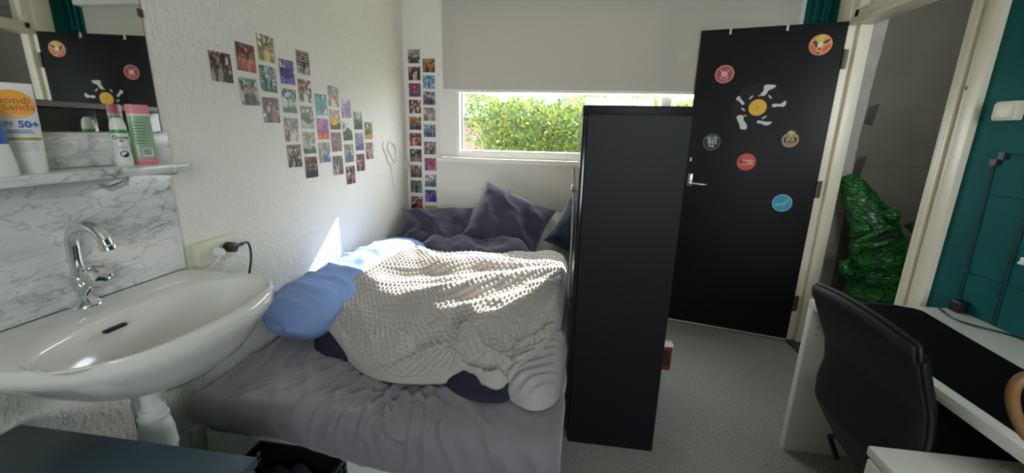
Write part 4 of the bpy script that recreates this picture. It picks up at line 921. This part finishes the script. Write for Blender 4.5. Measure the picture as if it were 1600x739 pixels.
def photo_mesh(name, img, w, h, M, parent=None, th=.0012):
    n_ = img.shape[0]; mb = MB(); xs = np.linspace(-w/2, w/2, n_); ys = np.linspace(h/2, -h/2, n_)
    for j in range(n_):
        for i in range(n_): mb.v.append(M @ Vector((xs[i], ys[j], th)))
    for j in range(n_-1):
        for i in range(n_-1): a = j*n_+i; mb.f.append((a, a+n_, a+n_+1, a+1))
    k0 = len(mb.v); mb.box((-w/2, -h/2, 0), (w/2, h/2, th*.9), M)
    o = mb.build(name, col_attr_mat(.32), parent)
    ca = o.data.color_attributes.new('print', 'FLOAT_COLOR', 'POINT')
    arr = np.ones((len(mb.v), 4)); arr[:n_*n_, :3] = img.reshape(-1, 3); arr[n_*n_:, :3] = (.7, .69, .64); ca.data.foreach_set('color', arr.ravel())
    return o
BKs = (26, 24, 26); 
HEART = [  # y, z, kind, palette (top, bottom, figures...), label
 (1.477,1.611,'group',((96,58,48),(40,34,34),BKs,(54,50,52),(170,160,160)),'square photo of a black-clad group in the far left tip of the heart'),
 (1.607,1.665,'group',((120,70,44),(58,34,46),(206,128,110),(190,100,90),(70,66,150)),'orange and red party photo second from the left tip'),
 (1.605,1.536,'pair',((196,200,190),(120,126,118),(34,40,36),(50,58,52)),'photo of dark hugging silhouettes on white, below the orange party photo'),
 (1.728,1.720,'one',((96,104,86),(170,160,112),(224,206,130),(150,140,120)),'photo of a person in yellow, topmost print of the left lobe'),
 (1.722,1.599,'far',((170,178,182),(60,72,72),(120,186,194),(40,46,48)),'photo of a pale turquoise coat in woods, below the yellow portrait'),
 (1.720,1.471,'pair',((80,44,54),(44,34,58),(40,40,58),(150,84,78)),'dark reddish blue photo at the bottom of the third heart column'),
 (1.850,1.644,'land',((120,104,160),(88,74,132),(70,60,112),(60,46,90),(110,100,190)),'violet tinted photo at the top of the fourth heart column'),
 (1.848,1.518,'land',((52,72,70),(70,84,84),(190,194,186),(60,70,66)),'photo with a white diagonal path, second in the fourth heart column'),
 (1.844,1.389,'group',((110,118,104),(120,112,100),(206,196,186),(176,140,130),(80,84,76)),'photo of a large team on grass, third in the fourth heart column'),
 (1.845,1.269,'group',((108,98,84),(64,66,62),(190,150,140),(40,60,62),(50,48,52)),'group photo at the bottom of the fourth heart column'),
 (1.976,1.702,'stripes',((206,186,170),(176,170,160),(58,44,44),(90,170,190),(46,34,36)),'photo of a person before striped boards, top of the notch'),
 (1.971,1.574,'one',((150,118,92),(96,70,62),(214,196,180),(70,60,58)),'warm brown photo below the striped boards photo'),
 (1.972,1.450,'land',((70,72,64),(190,190,180),(58,62,54),(110,112,84),(160,160,150)),'photo of dark trees and pale water, middle of the fifth heart column'),
 (1.969,1.327,'land',((150,156,130),(120,124,106),(176,176,160),(84,92,74)),'pale green grey photo, fourth in the fifth heart column'),
 (1.968,1.207,'group',((110,62,52),(60,48,50),(66,58,56),(36,54,66),(140,96,84)),'dark photo of dancing people at the bottom of the fifth heart column'),
 (2.100,1.518,'far',((22,120,140),(40,160,160),(60,66,44),(90,92,60)),'turquoise water photo with a dark figure, top of the sixth heart column'),
 (2.097,1.395,'land',((130,70,150),(200,100,150),(140,62,130),(226,92,70)),'purple and coral photo, middle of the sixth heart column'),
 (2.094,1.275,'one',((160,160,140),(110,130,150),(56,120,196),(190,160,130)),'photo of a person in bright blue, bottom of the sixth heart column'),
 (2.219,1.569,'group',((150,150,130),(170,160,146),(196,120,96),(220,210,196),(80,76,70)),'photo with striped seats, top of the right lobe'),
 (2.219,1.447,'land',((120,130,130),(200,150,90),(226,160,60),(70,60,40)),'amber sunset photo, second in the seventh heart column'),
 (2.216,1.328,'group',((150,120,130),(90,90,100),(150,70,110),(70,110,120),(160,100,90)),'pink and teal photo, third in the seventh heart column'),
 (2.215,1.199,'group',((120,120,116),(110,104,100),(170,166,160),(90,86,90),(190,150,140)),'crowd photo at the bottom of the seventh heart column'),
 (2.343,1.513,'group',((180,150,196),(170,130,180),(150,96,160),(120,70,130),(90,140,120)),'lilac photo at the top of the eighth heart column'),
 (2.343,1.386,'land',((210,216,214),(170,176,170),(90,100,70),(60,70,48)),'misty hill photo, second in the eighth heart column'),
 (2.343,1.260,'group',((140,150,110),(120,120,90),(70,120,180),(150,110,100),(110,116,60)),'green and blue picnic photo, third in the eighth heart column'),
 (2.343,1.132,'group',((90,60,60),(70,50,60),(60,80,140),(190,110,100),(50,44,60)),'dark red group photo at the lowest point of the heart'),
 (2.473,1.450,'land',((180,186,180),(150,150,110),(90,96,50),(60,60,36)),'olive landscape photo at the top of the ninth heart column'),
 (2.475,1.325,'group',((150,170,190),(90,100,140),(70,90,160),(140,110,120),(60,80,110)),'bluish photo in the middle of the ninth heart column'),
 (2.473,1.198,'group',((120,80,80),(80,60,66),(50,46,54),(150,90,110),(170,130,120)),'maroon group photo at the bottom of the ninth heart column'),
 (2.600,1.391,'land',((150,140,120),(140,150,90),(110,130,60),(200,150,80)),'yellow green photo, upper one at the right tip of the heart'),
 (2.597,1.264,'one',((150,120,106),(120,96,90),(190,150,140),(110,80,80)),'reddish brown photo, lower one at the right tip of the heart')]
for i, (y, z, kd, pal, lab) in enumerate(HEART):
    a = random.Random(i).uniform(-.02, .02)
    M = frame_mat((XL+.0015, y, z), (0, 1, a), (0, -a, 1))
    o = photo_mesh('photo_print', picture(kd, pal, i+1), .100, .104, M); tag(o, lab, 'photo', 'heart of photo prints on the left wall')
def strip(x0, x1, z0, z1, label, items):
    s = empty('photo_strip', ((x0+x1)/2, YB, z0), label, 'photo strip', 'white photo strips beside the window')
    MB().box((x0, YB-.0025, z0), (x1, YB-.0008, z1)).build('backing_paper', paper_w, s)
    for k_, (xa, z_, kd, pal) in enumerate(items):
        M = frame_mat((xa, YB-.0025, z_), (1, 0, 0), (0, 0, 1)); photo_mesh('photo', picture(kd, pal, 50+k_+int(x0*-100)), .095, .098, M, s, .0008)
strip(-1.293, -1.166, .55, 2.005, 'taller white strip of square photos in the corner by the left wall', [
 (-1.226,1.940,'pair',((190,190,186),(140,140,136),(40,40,42),(70,70,72))), (-1.226,1.818,'one',((90,80,60),(60,50,40),(220,170,150),(40,40,34))), (-1.227,1.700,'group',((170,60,70),(120,50,70),(40,70,160),(200,60,70),(60,110,150))),
 (-1.230,1.578,'group',((110,40,44),(90,40,44),(210,200,196),(60,40,44),(120,50,50))), (-1.232,1.453,'group',((190,130,60),(120,90,70),(60,130,170),(60,50,60),(150,80,60))), (-1.235,1.330,'group',((130,90,70),(110,70,60),(190,60,60),(60,50,50),(210,180,160))),
 (-1.236,1.206,'one',((60,60,66),(50,44,48),(200,140,130),(90,130,150))), (-1.239,1.081,'group',((130,130,124),(110,110,104),(60,56,56),(170,60,80),(90,90,90))), (-1.241,.958,'stripes',((150,156,140),(140,140,130),(60,70,60),(60,60,60),(40,50,40))),
 (-1.241,.828,'pair',((110,80,70),(90,60,56),(60,40,40),(200,90,90))), (-1.243,.700,'group',((70,66,90),(60,60,80),(60,70,110),(120,90,110)))])
strip(-1.164, -1.050, .55, 1.935, 'shorter white strip of square photos next to the window frame', [
 (-1.111,1.876,'group',((190,150,70),(120,90,50),(90,50,40),(60,40,34),(150,110,80))), (-1.113,1.757,'far',((90,150,210),(130,170,200),(60,60,70),(180,180,190))), (-1.115,1.641,'group',((160,150,150),(120,110,110),(50,70,130),(40,40,60),(90,100,150))),
 (-1.116,1.523,'one',((150,130,120),(170,160,150),(190,180,170),(120,100,90))), (-1.117,1.400,'group',((150,180,190),(110,130,140),(60,110,180),(50,60,90),(120,170,200))), (-1.117,1.267,'group',((150,150,146),(130,126,124),(70,70,74),(110,60,60),(160,150,150))),
 (-1.117,1.140,'group',((150,60,120),(120,50,100),(200,90,150),(90,50,130),(210,120,120))), (-1.118,1.010,'group',((214,216,216),(150,156,166),(70,80,110),(60,66,90),(90,100,120))), (-1.120,.886,'one',((60,60,130),(70,60,150),(50,60,190),(160,120,190))), (-1.121,.757,'one',((230,190,60),(200,150,70),(90,80,90),(240,200,90)))])

# ================================================================== RIGHT SIDE
# teal wall fittings
pz = empty('heating_pipes', (1.52, 3.20, .05), 'pair of teal painted heating pipes in the corner behind the door', 'pipe')
for x in (1.497, 1.545): MB().tube([(x, 3.205, .05), (x, 3.205, ZC-.02)], .012, 12).build('pipe', teal_m, pz, True)
for z in (2.16, 1.2): MB().rbox((1.478, 3.195, z-.012), (1.565, 3.2235, z+.012), .003).build('clip', teal_m, pz, True)
ls = empty('light_switch', (XR, 1.85, 1.50), 'cream surface-mounted light switch on the teal wall', 'light switch')
MB().rbox((XR-.036, 1.806, 1.482), (XR-.001, 1.888, 1.552), .006).build('box', CRM, ls, True)
MB().rbox((XR-.045, 1.815, 1.490), (XR-.034, 1.880, 1.545), .005).build('rocker', CRM, ls, True)
# wire grid on the teal wall
wg = empty('wire_grid', (XR, 1.6, .76), 'thin black wire outline board hung on the teal wall above the desk', 'wire board')
WIRE = mat('black_wire', (14, 16, 18), .5)
for y0_, z0_, y1_, z1_, r_ in ((1.862,1.325,1.84,.78,.0028),(1.70,1.36,1.685,.742,.0028),(1.48,1.36,1.47,.742,.0028),(1.84,1.362,1.30,1.366,.0022),(1.845,1.208,1.30,1.212,.0009),(1.842,.90,1.30,.90,.0009)):
    MB().tube([(XR-.006, y0_, z0_), (XR-.006, y1_, z1_)], r_, 6).build('wire', WIRE, wg)
k = MB().box((XR-.012, 1.845, 1.318), (XR-.002, 1.872, 1.342)).box((XR-.012, 1.822, 1.342), (XR-.002, 1.845, 1.368)); k.build('corner_clip', mat('dark_clip', (46, 30, 32), .5), wg)
k = MB().tube([(XR-.008, 1.855, .905), (XR-.02, 1.84, .90), (XR-.02, 1.82, .905)], .002, 6).build('hanger', steel, wg)
hk = empty('wall_hook', (XR, 1.647, .985), 'small white hook on the teal wall between the wires', 'hook')
MB().rbox((XR-.010, 1.638, .985), (XR-.001, 1.660, 1.012), .003).build('plate', WPL, hk, True)
MB().rbox((XR-.022, 1.643, .988), (XR-.009, 1.652, .998), .003).build('prong', WPL, hk, True)
# desk
dk = empty('desk', (1.32, 1.1, 0), 'white desk along the teal wall', 'desk')
MB().rbox((1.040, .25, .702), (1.598, 1.838, .736), .002).build('desktop', white_lac, dk, True)
ep = MB().rbox((1.040, 1.80, 0), (1.572, 1.836, .7015), .002).build('end_panel', white_lac, dk, True)
MB().rbox((1.040, .26, 0), (1.572, .296, .7015), .002).build('end_panel', white_lac, dk, True)
for z in (.655, .622, .585): MB().lathe([(.003, 0), (.003, .0015)], (1.075, 1.7995, z), (0, -1, 0), 8).build('peg_hole', mat('peg_hole_dark', (120, 120, 116), .6), ep)
MB().box((1.55, .30, .35), (1.568, 1.80, .7015)).build('back_rail', mat('desk_back', (60, 62, 60), .6), dk)
o = MB(); poly_prism(o, [(1.075, .35), (1.36, .35), (1.385, 1.335), (1.405, 1.56), (1.43, 1.775), (1.415, 1.800), (1.36, 1.825), (1.10, 1.825), (1.075, 1.80)], .7365, .7395, Matrix.Identity(4))
o = o.build('desk_mat', mat('black_desk_mat', (6, 6, 7), .8, spec=.1)); tag(o, 'large black mat covering the white desk', 'desk mat')
o = MB().rbox((1.555, 1.785, .7365), (1.597, 1.83, .785), .006).build('power_adapter', black_pl, None, True); tag(o, 'small black power adapter standing on the desk against the teal wall', 'adapter')
o = MB().tube(smooth_line([(1.525, 1.832, .7405), (1.485, 1.72, .7405), (1.51, 1.655, .7405), (1.57, 1.612, .7405), (1.594, 1.55, .7405), (1.594, 1.2, .7405)], 2), .0033, 8).build('black_cable', black_pl, None, True); tag(o, 'black cable lying on the desk along the teal wall', 'cable')
# white drawer unit
du = empty('drawer_unit', (1.0, .85, 0), 'low white drawer unit standing beside the desk', 'drawer unit')
ux0, ux1, uy0, uy1, uz = .835, 1.26, .55, 1.09, .60
MB().rbox((ux0+.02, uy0+.004, .03), (ux1, uy1-.004, uz-.03), .003).build('body', white_lac, du, True)
MB().rbox((ux0, uy0, uz-.03), (ux1+.003, uy1, uz), .006).build('top', white_lac, du, True)
for z0_, z1_ in ((.05, .29), (.30, .565)):
    q_ = MB().rbox((ux0, uy0+.01, z0_), (ux0+.018, uy1-.01, z1_), .003).build('drawer', white_lac, du, True)
    MB().rbox((ux0-.018, .76, z1_-.05), (ux0+.001, .88, z1_-.035), .004).build('handle', steel, q_, True)
MB().lathe([(.022, 0), (.024, .004), (.018, .005)], (1.145, 1.052, uz), seg=20).build('cable_grommet', mat('grommet_grey', (170, 170, 160), .5), du, True)
# tan bent handle
hn = MB()
P = smooth_line([(1.03, .885, .80), (.985, .89, .79), (.952, .895, .835), (.932, .90, .88), (.926, .90, .918), (.940, .90, .943), (.985, .895, .948), (1.06, .89, .945), (1.11, .885, .90), (1.11, .88, .82), (1.08, .88, .7375)], 2)
bagm = mat('tan_leather', (124, 90, 48), .5, bump=(60, .3, .002))
bg_ = empty('leather_bag', (1.14, .88, .7365), 'tan leather bag with curved handle on the desk edge', 'bag')
hn.tube([Vector(p) for p in P[:]], .011, 10).build('handle', bagm, bg_, True)
MB().rbox((1.075, .70, .740), (1.25, .93, .80), .02).build('body', bagm, bg_, True)
# office chair
ch = empty('office_chair', (1.08, 1.32, 0), 'black leather swivel chair pushed up to the white desk', 'chair')
def chair_back():
    zs = [.915, .905, .86, .78, .70, .62, .54, .47, .40, .30]; xo = [.872, .870, .880, .912, .945, .958, .950, .952, .985, 1.04]
    hw_ = [.226, .232, .236, .232, .226, .226, .232, .226, .205, .17]; n_ = 28; R1 = []; R2 = []
    zz_ = np.linspace(.915, .30, 44); A = np.zeros((44, n_, 3)); B_ = np.zeros((44, n_, 3))
    for i, z in enumerate(zz_):
        x = np.interp(z, zs[::-1], xo[::-1]); w = np.interp(z, zs[::-1], hw_[::-1]); e = math.sqrt(max(0, 1-abs((z-.6075)/.3080)**14))
        for j in range(n_):
            u = -1+2*j/(n_-1); v = u*w; c = .010*u*u; ed = math.sqrt(max(0, 1-abs(u)**6))*e
            yy = 1.325+v; A[i, j] = (x+c-.012*ed, yy, z-.02*u*u*(z > .86)); B_[i, j] = (x+c+.012+.058*ed, yy, z-.02*u*u*(z > .86))
    return A, B_
A, B_ = chair_back()
S = .4; A_mid = A.copy(); A_mid[..., 0] += .012
bs = MB().grid(A); 
k2 = A.copy(); k2[..., 0] += .016; bs.grid(k2, True)
# close rim
def rimstrip(mb, P, Q):
    def edge_(a, b_, fl):
        g_ = np.stack([a, b_], 0); mb.grid(g_, fl)
    edge_(P[0], Q[0], False); edge_(P[-1], Q[-1], True); edge_(P[:, 0], Q[:, 0], True); edge_(P[:, -1], Q[:, -1], False)
rimstrip(bs, A, k2); bs.build('back_shell', leather, ch, True, weld=.0002)
cu = A.copy(); cu[..., 0] += .018; fc = MB().grid(cu); fc.grid(B_, True); rimstrip(fc, cu, B_); fc.build('back_cushion', leather, ch, True, weld=.0002)
edgeP = [Vector(A[i, 0])+Vector((.016, -.003, 0)) for i in range(43, -1, -1)]+[Vector(A[0, j])+Vector((.016, 0, .003)) for j in range(28)]+[Vector(A[i, 27])+Vector((.016, .003, 0)) for i in range(44)]
MB().tube(edgeP, .007, 8).build('piping', leather, ch, 'all')
k = cushion(.47, .46, .11, 26, 2, .002); k.xf(Matrix.Translation((1.27, 1.325, .475))); k.build('seat', leather, ch, 'all', weld=.0005)
MB().rbox((1.05, 1.15, .40), (1.42, 1.50, .425), .01).build('seat_plate', black_pl, ch, True)
MB().tube([(.985, 1.325, .50), (1.0, 1.325, .42), (1.05, 1.325, .395), (1.20, 1.325, .395)], [.022, .024, .024, .02], 10).build('back_bracket', black_pl, ch, True)
MB().tube([(1.22, 1.325, .40), (1.22, 1.325, .10)], .025, 14).build('gas_lift', black_pl, ch, True)
for i in range(5):
    a = 2*PI*i/5+PI/2; ex, ey = 1.22+.25*math.cos(a), 1.325+.25*math.sin(a)
    lg = MB().tube([(1.22, 1.325, .115), (ex, ey, .075)], [.028, .016], 8).build('base_arm', black_pl, ch, True)
    MB().tube([(ex-.012*math.sin(a), ey+.012*math.cos(a), .027), (ex+.012*math.sin(a), ey-.012*math.cos(a), .027)], .027, 14).tube([(ex, ey, .027), (ex, ey, .08)], .008, 8).build('caster', black_pl, lg, True)
MB().tube([(1.08, 1.47, .36), (1.05, 1.55, .28), (1.09, 1.545, .19)], .010, 8).build('tilt_lever', black_pl, ch, True)

# ------------------------------------------------------------------ inflatable crocodile in the hall
crm = bpy.data.materials.new('green_scaled_vinyl'); crm.use_nodes = True; q = crm.node_tree; b = q.nodes['Principled BSDF']
tcx = q.nodes.new('ShaderNodeTexCoord'); mpx = q.nodes.new('ShaderNodeMapping'); mpx.inputs['Scale'].default_value = (.85, .85, 2.5); q.links.new(tcx.outputs['Object'], mpx.inputs[0])
vo = q.nodes.new('ShaderNodeTexVoronoi'); vo.feature = 'DISTANCE_TO_EDGE'; vo.inputs['Scale'].default_value = 21; q.links.new(mpx.outputs[0], vo.inputs['Vector'])
rg = q.nodes.new('ShaderNodeMapRange'); rg.inputs[1].default_value = .04; rg.inputs[2].default_value = .16; q.links.new(vo.outputs[0], rg.inputs[0])
xm = q.nodes.new('ShaderNodeMix'); xm.data_type = 'RGBA'; xm.inputs[6].default_value = lin((6, 30, 10)); xm.inputs[7].default_value = lin((24, 116, 40)); q.links.new(rg.outputs[0], xm.inputs[0]); q.links.new(xm.outputs[2], b.inputs['Base Color']); b.inputs['Roughness'].default_value = .28
bpn = q.nodes.new('ShaderNodeBump'); bpn.inputs['Strength'].default_value = .4; bpn.inputs['Distance'].default_value = .006; q.links.new(rg.outputs[0], bpn.inputs['Height']); q.links.new(bpn.outputs[0], b.inputs['Normal'])
cr = empty('inflatable_crocodile', (2.0, 2.85, 0), 'green inflatable crocodile toy with black scales leaning in the hallway', 'inflatable toy')
def croc_body():
    # spine points from the base up to the snout tip; (x,y,z,halfwidth,halfdepth)
    sp = [(2.04,2.88,.06,.10,.09),(2.03,2.87,.16,.165,.13),(2.02,2.86,.30,.185,.15),(2.01,2.85,.44,.180,.15),(1.99,2.85,.58,.175,.15),(1.965,2.85,.68,.165,.14),(1.94,2.86,.78,.150,.12),(1.91,2.88,.88,.135,.10),(1.865,2.92,.98,.115,.085),(1.82,2.96,1.07,.095,.07),(1.79,2.99,1.14,.070,.055),(1.775,3.01,1.18,.035,.03)]
    S = np.array(sp); t = np.linspace(0, len(sp)-1, 60); D = np.stack([np.interp(t, range(len(sp)), S[:, k]) for k in range(5)], -1)
    for k in range(5): D[:, k] = np.convolve(np.pad(D[:, k], 2, 'edge'), np.ones(5)/5, 'valid')
    rings = []
    for i, (x, y, z, a, d) in enumerate(D):
        tx = D[min(i+1, 59), :3]-D[max(i-1, 0), :3]; T_ = Vector(tx).normalized(); X = Vector((1, .25, 0)); X = (X-T_*X.dot(T_)).normalized(); Y = T_.cross(X)
        rings.append([Vector((x, y, z))+X*a*math.cos(th)*(1+.04*math.sin(i*1.25))+Y*d*math.sin(th)*(1+.04*math.sin(i*1.25)) for th in np.linspace(0, 2*PI, 36, endpoint=False)])
    return MB().loft(rings)
croc_body().build('body', crm, cr, 'all')
def ball(c, r, sx=1, sy=1, sz=1, n_=16):
    k = MB(); P = np.zeros((n_, n_*2+1, 3))
    for i in range(n_):
        for j in range(n_*2+1):
            p_ = PI*i/(n_-1); t_ = PI*j/n_; P[i, j] = (c[0]+r*sx*math.sin(p_)*math.cos(t_), c[1]+r*sy*math.sin(p_)*math.sin(t_), c[2]+r*sz*math.cos(p_))
    return k.grid(P)
CG = mat('crocodile_green', (28, 122, 42), .25)
for c_ in ((1.80, 2.785, .868), (1.945, 2.805, .955)):
    eb = ball(c_, .046).build('eye_bulge', crm, cr, 'all', weld=.0004)
# mouth: dark recess with lips
Mm = frame_mat((1.845, 2.722, .835), (1, .04, .34), (0, .25, 1))
k = MB().loft([[Mm @ Vector((a*.105*(1-.15*abs(a)), b_, zf)) for a, b_ in ((-1,-.012),(-.5,-.024),(0,-.03),(.5,-.026),(1,.0),(.5,.020),(0,.018),(-.5,.008))] for zf in (-.05, .012)]); k.build('mouth', mat('mouth_black', (6, 10, 7), .6), cr)
MB().tube([Mm @ Vector(p) for p in ((-.115, -.01, .0), (-.05, .022, .016), (.03, .034, .018), (.11, .012, .0))], [.014, .022, .022, .012], 10).build('upper_lip', crm, cr, 'all')
MB().tube([Mm @ Vector(p) for p in ((-.115, -.015, .0), (-.05, -.036, .02), (.03, -.044, .02), (.11, -.005, .0))], [.014, .026, .026, .012], 10).build('lower_lip', crm, cr, 'all')
MB().tube([(1.87, 2.80, .60), (1.80, 2.78, .575), (1.745, 2.78, .60), (1.74, 2.80, .64), (1.79, 2.82, .655)], [.035, .034, .032, .03, .02], 12).build('front_leg', crm, cr, 'all')
MB().tube([(2.10, 2.85, .86), (2.15, 2.83, .92), (2.155, 2.83, .985), (2.15, 2.84, 1.02)], [.045, .040, .034, .012], 12).build('front_leg', crm, cr, 'all')
MB().tube([(2.12, 2.82, .30), (2.20, 2.74, .18), (2.22, 2.72, .06)], [.06, .05, .04], 12).build('hind_leg', crm, cr, 'all')
MB().tube([(1.95, 2.80, .25), (1.88, 2.72, .14), (1.86, 2.70, .05)], [.06, .05, .04], 12).build('hind_leg', crm, cr, 'all')
TAPE = mat('dark_tape', (52, 48, 44), .6)
for (x, z, lab) in ((1.925, 1.56, 'upper scrap of dark tape on the hallway wall edge'), (1.92, 1.225, 'lower scrap of dark tape on the hallway wall edge')):
    k = MB(); P = np.zeros((6, 4, 3))
    for i in range(6):
        for j in range(4): u, v = i/5, j/3; P[i, j] = (x-.03+u*.05+.01*v, 3.1565-.012*u*v, z-.055+.11*v-.03*u*(1-v)+.02*u)
    k.grid(P, False); o = k.build('tape_scrap', TAPE); md = o.modifiers.new('thickness', 'SOLIDIFY'); md.thickness = .001; tag(o, lab, 'tape', 'tape scraps in the hallway')

# ------------------------------------------------------------------ dark cabinet at the lower left
cb = empty('bedside_cabinet', (-.97, .45, 0), 'dark teal topped cabinet in front of the washbasin', 'cabinet')
cx0, cx1, cy0, cy1, cz = -1.285, -.655, .20, .690, .690
MB().rbox((cx0, cy0, cz-.022), (cx1, cy1, cz), .002).build('top', tealtop_m, cb, True)
MB().box((cx0+.004, cy0+.004, .02), (cx1-.022, cy1-.004, cz-.022)).build('carcass', tealtop_m, cb)
for z0_, z1_ in ((.03, .23), (.24, .44), (.45, .66)):
    q_ = MB().rbox((cx1-.021, cy0+.006, z0_), (cx1-.003, cy1-.006, z1_), .003).build('drawer', tealtop_m, cb, True)
    MB().rbox((cx1-.004, .38, z1_-.05), (cx1+.012, .51, z1_-.035), .003).build('handle', black_pl, q_, True)
